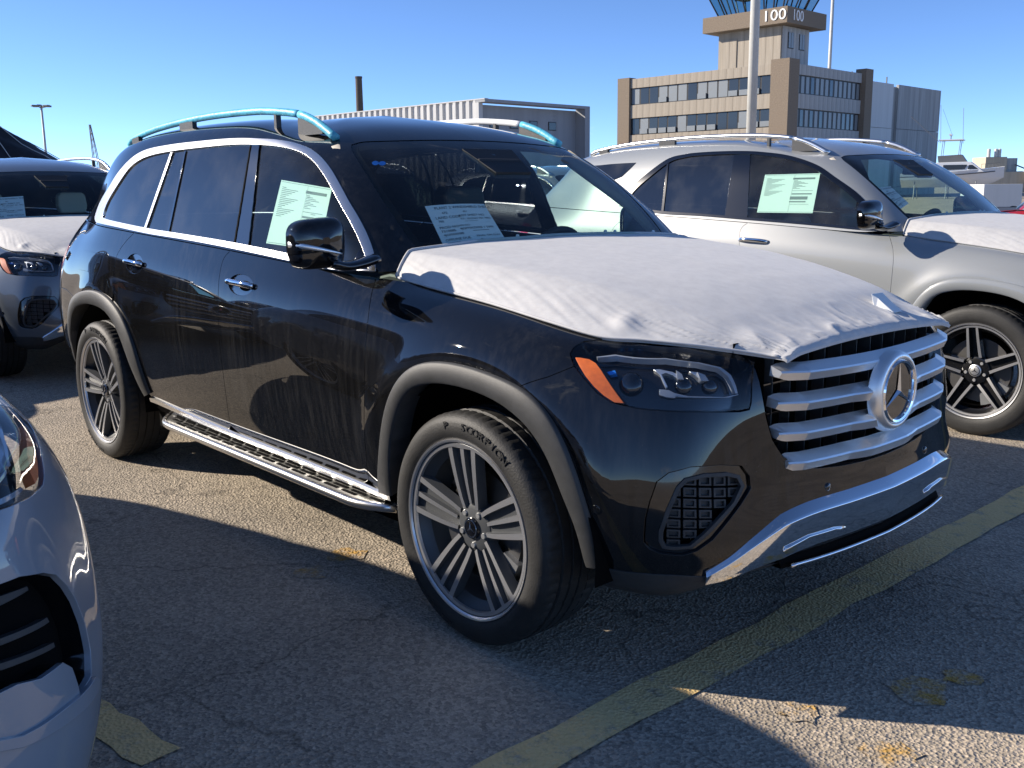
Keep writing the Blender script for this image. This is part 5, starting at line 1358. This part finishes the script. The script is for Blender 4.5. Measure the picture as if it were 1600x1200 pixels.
for nm, q, mt, of in (('amber_reflector', amN, 'amber', -.006), ('light_guide', drN, 'lamp_white', -.02), ('light_guide', glN, 'lamp_white', -.03), ('light_guide', foN, 'lamp_white', -.035), ('lamp_mirror', blN, 'chrome', -.045)):
    panel(nm, B_, q, mt, lensN, both=False, side=-1, gap=0, lip=.02, off=of, res=.015)
inb = panel('intake', B_, inset(inN, -.002), 'void_black', near, both=False, side=-1, gap=0, lip=0, off=-.05, res=.02, fn=lambda P, V: P)[0]
w_ = resample(inN, .02); Nn = B_.N(w_); Pw = B_.P(w_); k = len(w_)
mk('intake_wall', np.vstack([Pw-Nn*.002, Pw-Nn*.055])*[1, -1, 1], [(i, (i+1) % k, k+(i+1) % k, k+i) for i in range(k)], 'gloss_black', inb)
for q, mt in ((slat1, 'cladding'), (slat2, 'cladding'), (slat3, 'cladding')):
    panel('intake_slat', B_, q, mt, inb, both=False, side=-1, gap=0, lip=.02, off=-.03, res=.02)
panel('bumper_lip', B_, lipN, 'paint_blue_grey', near, both=False, side=-1, gap=0, lip=.02, off=.009, res=.02)
st = np.stack([lipN[:, 0], lipN[:, 1]], -1)
apr = cat([(0.02, .0)], [(aF3[-1, 0]-.006, .0)], [(aF3[-1, 0]-.006, tlo+.004)], [(0.02, tlo+.004)])
panel('bumper_apron', B_, apr, 'void_black', near, both=True, gap=0, lip=0, off=-.03)
for src in main.children:
    nm = src.name.split('.')[0]
    if nm == 'wheel':
        o = copy_tree(src, near); o.location.x -= .16 if o.location.x > -1 else 0; o.location.y *= .93
    elif nm in ('roof_and_pillars', 'windscreen', 'underbody', 'quarter_glass', 'fixed_pane', 'rear_door_glass', 'door_pillar_cover', 'front_door_glass', 'window_trim', 'headlining', 'cabin_floor', 'grille'):
        o = copy_tree(src, near, dict(PLAIN, paint_black='paint_blue_grey'))
        if nm not in ('wheel', 'wheel_well', 'underbody', 'grille'): o.scale = (1, .95, .74); o.location.z = 1.15*.26
# its bare bonnet
nu = nv = 40
Vh, Uh = np.meshgrid(np.linspace(0, 1, nv), np.linspace(-1, 1, nu), indexing='ij'); Pn = hood_xyz(Vh.ravel(), Uh.ravel()); 
mk('bonnet', Pn, [(i*nu+j, (i+1)*nu+j, (i+1)*nu+j+1, i*nu+j+1) for i in range(nv-1) for j in range(nu-1)], 'paint_blue_grey', near)

# ------------------------------------------------------------------ ground, markings
def asphalt(name, paint_col=None, wear=.5):
    m, nt, b = nodes_of(name); L = nt.links
    t = N(nt, 'ShaderNodeTexCoord')
    big = N(nt, 'ShaderNodeTexNoise', Scale=.9, Detail=6.0); vo = N(nt, 'ShaderNodeTexVoronoi', Scale=95.0); fine = N(nt, 'ShaderNodeTexNoise', Scale=160.0, Detail=5.0, Roughness=.7); mid_ = N(nt, 'ShaderNodeTexNoise', Scale=22.0, Detail=5.0, Roughness=.65)
    for q in (big, vo, fine, mid_): L.new(t.outputs['Object'], q.inputs['Vector'])
    r = N(nt, 'ShaderNodeValToRGB'); e = r.color_ramp.elements; e[0].position = .34; e[0].color = (.125, .112, .096, 1); e[1].position = .80; e[1].color = (.64, .53, .41, 1)
    em = e.new(.57); em.color = (.365, .312, .245, 1)
    ad = N(nt, 'ShaderNodeMath', operation='MULTIPLY_ADD'); ad.inputs[1].default_value = .55; L.new(fine.outputs['Fac'], ad.inputs[0])
    a2 = N(nt, 'ShaderNodeMath', operation='MULTIPLY_ADD'); a2.inputs[1].default_value = .36; a2.inputs[2].default_value = .0; L.new(big.outputs['Fac'], a2.inputs[0])
    vs_ = N(nt, 'ShaderNodeSeparateColor'); L.new(vo.outputs['Color'], vs_.inputs[0])
    a3 = N(nt, 'ShaderNodeMath', operation='MULTIPLY_ADD'); a3.inputs[1].default_value = .22; L.new(vs_.outputs[0], a3.inputs[0]); L.new(a2.outputs[0], a3.inputs[2]); L.new(a3.outputs[0], ad.inputs[2])
    L.new(ad.outputs[0], r.inputs[0]); col = r.outputs[0]
    # hairline cracks
    cv = N(nt, 'ShaderNodeTexVoronoi', Scale=1.1, feature='DISTANCE_TO_EDGE'); wob = N(nt, 'ShaderNodeTexNoise', Scale=4.0, Detail=5.0); L.new(t.outputs['Object'], wob.inputs['Vector'])
    mxv = N(nt, 'ShaderNodeMixRGB'); mxv.inputs[0].default_value = .25; L.new(t.outputs['Object'], mxv.inputs[1]); L.new(wob.outputs['Color'], mxv.inputs[2]); L.new(mxv.outputs[0], cv.inputs['Vector'])
    cm = N(nt, 'ShaderNodeMapRange'); cm.inputs[1].default_value = .002; cm.inputs[2].default_value = .008; cm.inputs[3].default_value = .35; cm.inputs[4].default_value = 1.0; L.new(cv.outputs['Distance'], cm.inputs[0])
    mu = N(nt, 'ShaderNodeMixRGB', blend_type='MULTIPLY'); mu.inputs[0].default_value = .55; L.new(col, mu.inputs[1]); L.new(cm.outputs[0], mu.inputs[2]); col = mu.outputs[0]
    if paint_col:
        wn_ = N(nt, 'ShaderNodeTexNoise', Scale=9.0, Detail=9.0, Roughness=.75); L.new(t.outputs['Object'], wn_.inputs['Vector'])
        wr = N(nt, 'ShaderNodeMapRange'); wr.inputs[1].default_value = wear-.10; wr.inputs[2].default_value = wear+.06; L.new(wn_.outputs['Fac'], wr.inputs[0])
        sc_ = N(nt, 'ShaderNodeMath', operation='MULTIPLY'); sc_.inputs[1].default_value = .82; L.new(wr.outputs[0], sc_.inputs[0])
        pm = N(nt, 'ShaderNodeMixRGB'); pm.inputs[2].default_value = (*paint_col, 1); L.new(sc_.outputs[0], pm.inputs[0]); L.new(col, pm.inputs[1]); col = pm.outputs[0]
    L.new(col, b.inputs['Base Color']); b.inputs['Roughness'].default_value = .88; b.inputs['Specular IOR Level'].default_value = .25
    bp = N(nt, 'ShaderNodeBump', Strength=.85, Distance=.006); b2 = N(nt, 'ShaderNodeBump', Strength=.5, Distance=.012)
    L.new(mid_.outputs['Fac'], b2.inputs['Height']); L.new(vo.outputs['Distance'], bp.inputs['Height']); L.new(b2.outputs[0], bp.inputs['Normal']); L.new(bp.outputs[0], b.inputs['Normal'])
asphalt('asphalt'); asphalt('worn_yellow', (.84, .60, .26), .42); asphalt('patchy_yellow', (.55, .30, .03), .55)
gr = MB().add([(-2500, -2500, 0), (2500, -2500, 0), (2500, 2500, 0), (-2500, 2500, 0)], [(0, 1, 2, 3)]).build('ground', 'asphalt'); struct(gr)
def stripe(a, b, wd, z=.004, mat='worn_yellow', n=24, jag=.012):
    a, b = np.array(a), np.array(b); d = (b-a)/np.linalg.norm(b-a); p = np.array([-d[1], d[0]]); r_ = random.Random(int(a[0]*100)+3)
    L_ = []; R_ = []
    for i in range(n+1):
        c_ = a+(b-a)*i/n; L_.append((*(c_+p*(wd/2+r_.uniform(-jag, jag))), z)); R_.append((*(c_-p*(wd/2+r_.uniform(-jag, jag))), z))
    o = MB().add(L_+R_, [(i, i+1, n+2+i, n+1+i)[::-1] for i in range(n)]).build('parking_line', mat); struct(o); return o
stripe((.665, -9), (.585, 14), .155, n=120)
stripe((-.02, -1.98), (-.75, -2.06), .11, z=.004, n=10)
def blotch(px, r, seed):
    c_ = on_ground([px])[0]; r_ = random.Random(seed)
    pts = [(c_[0]+r*(.6+.6*r_.random())*math.cos(a), c_[1]+r*(.6+.6*r_.random())*math.sin(a), .0025+.0004*(seed % 4)) for a in np.linspace(0, 2*math.pi, 14, endpoint=False)]
    struct(MB().add(pts, [tuple(range(14))]).build('paint_patch', 'patchy_yellow'))
for i, (px, r) in enumerate((((490, 895), .07), ((540, 868), .09), ((1395, 1182), .08), ((1250, 1115), .06), ((1440, 1078), .10), ((1500, 1060), .06))): blotch(px, r, i)

# ------------------------------------------------------------------ buildings beyond the lot
def panel_mat(name, col, scale=1.0, amt=.25, rough=.9, streak=True):
    m, nt, b = nodes_of(name); L = nt.links; t = N(nt, 'ShaderNodeTexCoord')
    mp_ = N(nt, 'ShaderNodeMapping'); mp_.inputs['Scale'].default_value = (2.5, 2.5, .10 if streak else 2.5); L.new(t.outputs['Object'], mp_.inputs['Vector'])
    n_ = N(nt, 'ShaderNodeTexNoise', Scale=scale, Detail=7.0, Roughness=.65); L.new(mp_.outputs[0], n_.inputs['Vector'])
    r = N(nt, 'ShaderNodeValToRGB'); r.color_ramp.elements[0].position = .3; r.color_ramp.elements[1].position = .7
    r.color_ramp.elements[0].color = (*[c*(1-amt) for c in col], 1); r.color_ramp.elements[1].color = (*[c*(1+amt) for c in col], 1)
    L.new(n_.outputs['Fac'], r.inputs[0]); L.new(r.outputs[0], b.inputs['Base Color']); b.inputs['Roughness'].default_value = rough; b.inputs['Specular IOR Level'].default_value = .2
panel_mat('precast', (.36, .315, .255), .8, .22); panel_mat('brown_brick', (.23, .185, .14), 3, .25, streak=False); panel_mat('grey_precast', (.40, .40, .385), .8, .25); panel_mat('metal_sheet', (.52, .52, .51), .5, .10, .5)
panel_mat('dark_metal', (.30, .31, .325), .5, .1, .5); panel_mat('white_panel', (.62, .62, .60), .6, .06, .6); panel_mat('cream_wall', (.50, .44, .34), 1, .1); panel_mat('tarp', (.018, .018, .021), 1.5, .3, .6, streak=False)
simple('window_dark', (.03, .035, .04), rough=.12, spec=.6); simple('window_frame', (.02, .02, .022), rough=.5); simple('pole_paint', (.50, .50, .47), rough=.5, noise=.1, nscale=2); simple('sign_white', (.85, .85, .83), rough=.6); simple('chimney_brick', (.10, .085, .07), rough=.9, noise=.2)
simple('window_blind', (.22, .24, .25), rough=.35)
glass('cab_glass', (.55, .72, .75), ior=1.5)
simple('hull_white', (.62, .64, .66), rough=.3, coat=.4); simple('hull_dark', (.05, .06, .08), rough=.4); simple('steel_grey', (.16, .17, .18), rough=.5)
fw = np.array([math.cos(CAMP['yaw']), math.sin(CAMP['yaw'])]); rt_ = np.array([fw[1], -fw[0]])
d45 = .71*rt_+.70*fw; RZ = math.atan2(d45[1], d45[0])
def spot(px, py, D): p = at_dist([(px, py)], D)[0]; return (p[0], p[1], 0)
zat = lambda py, D: CP[2]+(293-py)/CF*D/math.cos(.19)*.982
class BP:
    """boxes in a building's own frame: x along the right face, y along the left face"""
    def __init__(s, root): s.r = root; s.cache = {}
    def box(s, nm, a, b, mat, parent=None, bevel=0):
        size = tuple(round(b[i]-a[i], 3) for i in range(3)); key = (nm, size, mat)
        if key in s.cache:
            o = bpy.data.objects.new(nm, s.cache[key]); COL.objects.link(o); o.parent = parent or s.r
        else:
            o = MB().box((0, 0, 0), size).build(nm, mat, parent or s.r); s.cache[key] = o.data
        o.location = a
        return o
o3 = spot(1224, 293, 126)
tw = thing('tower_building', 'brown ribbed concrete office block with a glazed control tower marked 100', 'building', o3, RZ); b_ = BP(tw)
HT = 15.75
b_.box('core', (.35, .35, 0), (20.2, 25.2, HT-.5), 'precast')
b_.box('roof', (.36, .36, HT-.49), (20.1, 25.1, HT-.30), 'grey_precast')
b_.box('corner_pier', (-.35, -.35, 0), (2.0, 2.1, HT+.45), 'brown_brick')
b_.box('end_pier', (-.25, 23.6, 0), (1.2, 25.6, HT+.2), 'brown_brick')
b_.box('end_pier', (18.6, -.55, 0), (20.6, .9, HT+.6), 'brown_brick')
rowz = [(12.35, 14.55), (8.45, 10.65), (4.55, 6.75), (.9, 2.9)]
bands = [(14.55, 15.75), (10.65, 12.35), (6.75, 8.45), (2.9, 4.55), (0, .9)]
rr_ = random.Random(4)
for z0, z1 in bands:
    for i in range(20):
        y0 = 2.12+i*1.074; b_.box('wall_panel', (.0+rr_.choice((0, .012, .02)), y0, z0), (.345, y0+1.05, z1), 'precast')
    for i in range(15):
        x0 = 2.02+i*1.104; b_.box('wall_panel', (x0, .0, z0), (x0+1.08, .345, z1), 'grey_precast')
for k, (z0, z1) in enumerate(rowz):
    for i in range(14):
        y0 = 2.2+i*1.53
        wv = b_.box('window', (.22, y0, z0), (.34, y0+1.5, z1), 'window_frame')
        ln = b_.box('pane', (-.02, .10, .12), (-.005, 1.40, z1-z0-.1), 'window_dark' if rr_.random() < .65 else 'window_blind', wv)
        if rr_.random() < .3: b_.box('opened_sash', (-.22, .12, .1), (-.06, 1.38, .75), 'window_blind', wv)
    for i in range(14):
        x0 = 2.1+i*1.18
        wv = b_.box('window', (x0, .22, z0), (x0+1.16, .34, z1), 'window_frame')
        b_.box('pane', (.22, -.02, .12), (.94, -.005, z1-z0-.15), 'window_blind' if rr_.random() < .75 else 'window_dark', wv)
# tower shaft
sx0, sy0, sx1, sy1 = 5.4, 4.2, 12.0, 13.4
b_.box('tower_shaft', (sx0, sy0, HT-.5), (sx1, sy1, 21.2), 'precast')
for i in range(8):
    y0 = sy0+.05+i*1.06
    b_.box('shaft_panel', (sx0-.14 if i not in (4, 5) else sx0+.0-.03, y0, HT-.3), (sx0-.004, y0+1.03, 20.9 if i < 6 else 19.9), 'precast')
for i in range(6):
    x0 = sx0+.03+i*1.06; b_.box('shaft_panel', (x0, sy0-.14, HT-.3), (x0+1.03, sy0-.004, 20.9), 'grey_precast')
for x0 in (sx0+1.2, sx0+3.9):
    wv = b_.box('window', (x0, sy0-.22, 18.3), (x0+1.3, sy0-.15, 20.2), 'window_frame')
    for q in (.08, .70): b_.box('pane', (q, -.02, .1), (q+.52, -.005, 1.9), 'window_blind', wv)
b_.box('deck_fascia', (sx0-1.5, sy0-1.5, 20.95), (sx1+1.5, sy1+1.5, 22.85), 'brown_brick')
def cab():
    z0, z1 = 22.85, 26.0; k0, k1 = .0, 1.3
    q0 = [(sx0-k0, sy0-k0), (sx1+k0, sy0-k0), (sx1+k0, sy1+k0), (sx0-k0, sy1+k0)]; q1 = [(sx0-k1, sy0-k1), (sx1+k1, sy0-k1), (sx1+k1, sy1+k1), (sx0-k1, sy1+k1)]
    for e in range(4):
        a0, c0, a1, c1 = np.array(q0[e]), np.array(q0[(e+1) % 4]), np.array(q1[e]), np.array(q1[(e+1) % 4]); n = 4 if e % 2 == 0 else 7
        for i in range(n):
            f0, f1 = i/n, (i+1)/n; P4 = [(*(a0+(c0-a0)*f0), z0), (*(a0+(c0-a0)*f1), z0), (*(a1+(c1-a1)*f1), z1), (*(a1+(c1-a1)*f0), z1)]
            MB().add(P4, [(0, 1, 2, 3)]).build('cab_pane', 'cab_glass', tw)
            MB().tube([P4[0], P4[3]], .10, 6).build('mullion', 'window_frame', tw)
    b_.box('cab_roof', (sx0-1.8, sy0-1.8, 26.0), (sx1+1.8, sy1+1.8, 27.2), 'brown_brick')
cab()
for txt, kind in (('100', 0), ('100', 1)):
    v, f = text_mesh(txt, 1.8, .06, 'CENTER', 1.0, 3)
    wide = 1.25
    if kind == 0: vv = [(sx0-1.56-p[2]*.5, sy0+.25-p[0]*wide, 21.9+p[1]) for p in v]
    else: vv = [(sx0+.95+p[0]*1.0, sy0-1.56-p[2]*.5, 21.9+p[1]) for p in v]
    mb = MB(); mb.add(vv, f); mb.build('numerals', 'sign_white', tw, recalc=True)
# annex with flat concrete panels
an = thing('annex_building', 'grey concrete panel annex with one white panel beside the tower block', 'building', o3, RZ); c_ = BP(an)
c_.box('core', (21.2, 3.0, 0), (49.8, 16, 15.3), 'grey_precast')
for i, (x0, x1, mt) in enumerate(((21.0, 25.4, 'grey_precast'), (25.45, 34.0, 'white_panel'), (35.2, 42.4, 'grey_precast'), (42.45, 49.9, 'grey_precast'))):
    for z0, z1 in ((0, 9.4), (9.46, 15.6)): c_.box('wall_panel', (x0, 2.6 if i != 1 else 2.8, z0), (x1, 2.98, z1), mt)
for x0 in (22.5, 27.0, 33.0): c_.box('roof_lamp', (x0, 3.4, 15.3), (x0+.15, 3.55, 16.6), 'steel_grey')
# metal shed
o4 = spot(750, 293, 102)
sh = thing('metal_shed', 'long pale corrugated metal shed with a shaded gable and small windows', 'building', o4, RZ); d_ = BP(sh)
HS = 10.2
d_.box('core', (.5, .5, 0), (15.6, 31, HS-.4), 'dark_metal')
for i in range(30):
    y0 = .4+i*1.02
    MB().add([(0, y0, 0), (.0, y0+.42, 0), (.20, y0+.56, 0), (.20, y0+.90, 0), (0, y0, HS), (0, y0+.42, HS), (.20, y0+.56, HS), (.20, y0+.90, HS), (0, y0+1.02, 0), (0, y0+1.02, HS)], [(0, 4, 5, 1), (1, 5, 6, 2), (2, 6, 7, 3), (3, 7, 9, 8)]).build('corrugated_sheet', 'metal_sheet', sh)
d_.box('eave', (.0, -.9, HS-.25), (15.8, .5, HS+.05), 'dark_metal'); d_.box('eave_side', (-.03, -.9, HS+.0), (.5, 31, HS+.10), 'metal_sheet'); d_.box('gable_end', (15.0, -.9, 0), (15.8, .5, HS-.26), 'dark_metal'); d_.box('corner_post', (-.05, -.05, 0), (.5, .4, HS-.26), 'metal_sheet')
for i in range(4):
    wv = d_.box('window', (1.9+i*2.9, .44, 7.6), (3.1+i*2.9, .5, 8.5), 'window_frame'); d_.box('pane', (.08, -.02, .08), (1.12, -.004, .82), 'window_dark', wv)
# chimney
p = spot(567, 293, 150); mb = MB(); zt = 17.6; mb.lathe([(.62, 0), (.48, zt-.25), (.53, zt-.25), (.53, zt), (.40, zt), (.40, zt-1)], 20, 'z'); o = mb.build('chimney', 'chimney_brick', None, smooth=False); o.location = p; tag(o, 'tall dark chimney rising behind the metal shed', 'chimney')
# lamp poles
def lamp_pole(px, D, h, r0, r1, label, heads=4, arm=.9):
    t = thing('lamp_pole', label, 'lamp pole', spot(px, 293, D)); MB().tube([(0, 0, 0), (0, 0, h)], [r0, r1], 14).build('pole', 'pole_paint', t, smooth=True)
    for k in range(heads):
        a = 2*math.pi*k/heads+.5; MB().tube([(0, 0, h-.15), (arm*math.cos(a), arm*math.sin(a), h+.1)], .04*r1/.1, 8).build('arm', 'steel_grey', t)
        M = Matrix.Translation((arm*math.cos(a), arm*math.sin(a), h+.08)) @ Matrix.Rotation(a, 4, 'Z'); MB().box((-.1, -.2, -.09), (.5, .2, .09), M).build('lamp_head', 'steel_grey', t, bevel=.03)
    MB().box((-r0*1.8, -r0*1.8, 0), (r0*1.8, r0*1.8, .06)).build('base_plate', 'steel_grey', t)
lamp_pole(1170.5, 25.5, 13, .125, .095, 'pale lamp pole standing in front of the tower block')
lamp_pole(1287, 165, 36, .32, .22, 'tall lamp pole rising behind the tower block', 3, 1.6)
lamp_pole(77, 120, 10.6, .16, .11, 'thin lamp mast beside the tarpaulin covered mound', 6, .5)
# lattice crane jib
cr_ = thing('crane', 'thin lattice crane jib standing far off beyond the slate car', 'crane', spot(157, 293, 260)); q0 = np.array([0, 0, 6.0]); tip = rt_*-1.2; H_ = 17.5
for k, (ax, ay) in enumerate(((-.5, -.5), (.5, -.5), (.5, .5), (-.5, .5))):
    MB().tube([(ax, ay, 0), (ax*.9+tip[0]*.5, ay*.9+tip[1]*.5, H_*.6), (tip[0]+ax*.25, tip[1]+ay*.25, H_)], .10, 5).build('chord', 'steel_grey', cr_)
for i in range(12):
    f0, f1 = i/12, (i+1)/12; a = np.array([tip[0]*f0, tip[1]*f0, H_*f0]); b2 = np.array([tip[0]*f1, tip[1]*f1, H_*f1]); s0 = .5*(1-.5*f0)
    MB().tube([a+[s0, -s0, 0], b2+[-s0, s0, 0]], .06, 4).build('lattice_bar', 'steel_grey', cr_)
# tarpaulin covered mound
mp0 = spot(-75, 293, 92); mo = thing('covered_mound', 'high mound under black tarpaulin with rope lines', 'mound', mp0)
n, m_ = 48, 16; vv = []
for i in range(m_+1):
    f = i/m_; rr = 13.5*(1-f)+.01; z = 9.2*f**.92
    for k in range(n):
        a = 2*math.pi*k/n; w_ = 1+.05*math.sin(5*a+i*.4)+.03*math.sin(11*a+i); vv.append((rr*w_*math.cos(a), rr*w_*math.sin(a), max(0, z+.12*math.sin(7*a+i*1.3)*(f < .95)*(i > 0))))
mb = MB(); mb.add(vv, [(i*n+k, i*n+(k+1) % n, (i+1)*n+(k+1) % n, (i+1)*n+k) for i in range(m_) for k in range(n)]); mb.build('tarpaulin', 'tarp', mo, smooth=True)
for k in range(0, n, 3): MB().tube([tuple(np.array(vv[i*n+k])*1.004+[0, 0, .05]) for i in range(m_)], .035, 4).build('rope', 'pole_paint', mo)
# boat on the hard
bo = spot(1505, 293, 112); bt = thing('motor_boat', 'white sport fishing boat with flybridge, aerials and dark windows propped ashore', 'boat', bo, math.atan2(rt_[1], rt_[0])+math.radians(-28))
L_ = 9.5; R = []
for i in range(13):
    f = i/12; x = -L_*.62+L_*f; bw = 1.65*(1-max(0, (f-.45)/.55)**2.2); sh_ = 2.55+.55*f**2; kz = 1.15+.9*max(0, (f-.7)/.3)**2
    R.append([(x, -bw, sh_), (x, -bw*.86, 1.9+.2*f), (x, 0, kz), (x, bw*.86, 1.9+.2*f), (x, bw, sh_), (x, 0, sh_+.05)])
MB().rings(R).build('hull', 'hull_white', bt, recalc=True, angle=math.radians(40))
MB().sweep([(r[0][0], r[0][1]-.02, r[0][2]-.35) for r in R[:-1]], lambda i: [(.02*math.cos(a), .05*math.sin(a)) for a in np.linspace(0, 6.28, 6, endpoint=False)]).build('rubbing_strake', 'hull_dark', bt)
MB().rings([[(-2.8, -1.3, 2.5), (1.9, -1.2, 2.6), (1.9, 1.2, 2.6), (-2.8, 1.3, 2.5)], [(-2.6, -1.2, 3.6), (.6, -1.05, 3.65), (.6, 1.05, 3.65), (-2.6, 1.2, 3.6)]]).build('cabin', 'hull_white', bt, recalc=True, bevel=.06)
for y in (-1, 1):
    MB().add([(-1.9, y*1.31, 2.85), (.1, y*1.24, 2.9), (.3, y*1.17, 3.35), (-1.9, y*1.25, 3.35)], [(0, 1, 2, 3)]).build('cabin_window', 'window_dark', bt); MB().add([(.35, y*1.235, 2.9), (1.35, y*1.16, 2.9), (.75, y*1.13, 3.32), (.45, y*1.16, 3.32)], [(0, 1, 2, 3)]).build('cabin_window', 'window_dark', bt)
MB().rings([[(-2.4, -1.1, 3.62), (.2, -1.0, 3.66), (.2, 1.0, 3.66), (-2.4, 1.1, 3.62)], [(-2.5, -1.2, 4.25), (-.3, -1.1, 4.35), (-.3, 1.1, 4.35), (-2.5, 1.2, 4.25)]]).build('flybridge', 'steel_grey', bt, recalc=True)
for x, y in ((-2.2, -1), (-.6, -1), (-2.2, 1), (-.6, 1)): MB().tube([(x, y, 4.2), (x+.1, y*.95, 5.75)], .035, 6).build('hardtop_post', 'steel_grey', bt)
MB().box((-2.5, -1.15, 5.75), (-.2, 1.15, 5.86)).build('hardtop', 'hull_white', bt, bevel=.03); MB().box((-1.6, -.8, 6.25), (-1.35, .8, 6.4)).build('radar_bar', 'hull_white', bt); MB().tube([(-1.47, 0, 5.86), (-1.47, 0, 6.25)], .06, 6).build('radar_post', 'steel_grey', bt)
for x, y, h in ((-2.3, -1.1, 9.2), (-.4, 1.1, 9.0)): MB().tube([(x, y, 5.5), (x-.2, y*1.2, h)], .022, 4).build('aerial', 'steel_grey', bt)
MB().tube([(-2.3, -1.1, 8.8), (-1.4, 0, 6.4)], .015, 4).build('stay', 'steel_grey', bt); MB().tube([(-2.4, -1.2, 5.6), (-5.2, -1.6, 8.2)], .025, 4).build('outrigger', 'steel_grey', bt)
for i in range(6): MB().tube([(1.6+i*.32, -1.45+.20*i, 2.75+.02*i), (1.6+i*.32, -1.45+.20*i, 3.35+.03*i)], .015, 4).build('rail_post', 'steel_grey', bt)
MB().tube([(1.6, -1.45, 3.35), (3.2, -.45, 3.5)], .018, 5).build('bow_rail', 'steel_grey', bt)
for x in (-4.5, -1.5, 1.2): 
    for y in (-1.1, 1.1): MB().tube([(x, y*1.5, 0), (x, y*.9, 1.75)], .05, 6).build('prop_stand', 'steel_grey', bt)
# far cream works and quay sheds
wk = thing('harbour_works', 'cream coloured works with rooftop tanks and a long low quay shed', 'building', spot(1548, 293, 190), math.atan2(rt_[1], rt_[0])); e_ = BP(wk)
e_.box('tall_block', (-1.2, 0, 0), (2.4, 5, 5.9), 'cream_wall'); e_.box('tall_block_side', (2.42, .5, 0), (4.4, 5, 5.7), 'grey_precast'); e_.box('low_block', (-2.2, -2, 0), (4.8, -.02, 3.4), 'cream_wall'); e_.box('quay_shed', (4.9, -3, 0), (16, 3, 3.1), 'cream_wall'); e_.box('shed_roof', (4.7, -3.2, 3.12), (16.4, 3.2, 3.5), 'dark_metal')
for x in (-.3, .9, 1.5): 
    mb = MB(); mb.lathe([(.28, 0), (.28, 1.3), (.0, 1.45)], 12, 'z', (x, 1, 5.9)); mb.build('roof_tank', 'white_panel', wk)
MB().tube([(3.8, 0, 4.6), (9, 0, 2.6)], .12, 6).build('conveyor', 'steel_grey', wk)
for x in np.arange(5.6, 15.5, 1.5): e_.box('shed_door', (x, -3.05, 0), (x+.9, -3.004, 2.0), 'steel_grey')
tr = thing('box_trailer', 'white box trailer parked on the far side of the lot', 'trailer', spot(1548, 300, 44), math.atan2(rt_[1], rt_[0])); 
MB().box((-.75, -1, .55), (.75, 1, 1.42)).build('box_body', 'white_panel', tr, bevel=.02); MB().box((-.8, -1.02, .40), (.8, 1.02, .54)).build('chassis', 'dark_metal', tr)
for x in (-.45, .45):
    for y in (-.9, .9): MB().lathe([(0, -.1), (.3, -.1), (.32, 0), (.3, .1), (0, .1)], 18, 'y', (x, y, .30)).build('trailer_wheel', 'rubber', tr, smooth=True)
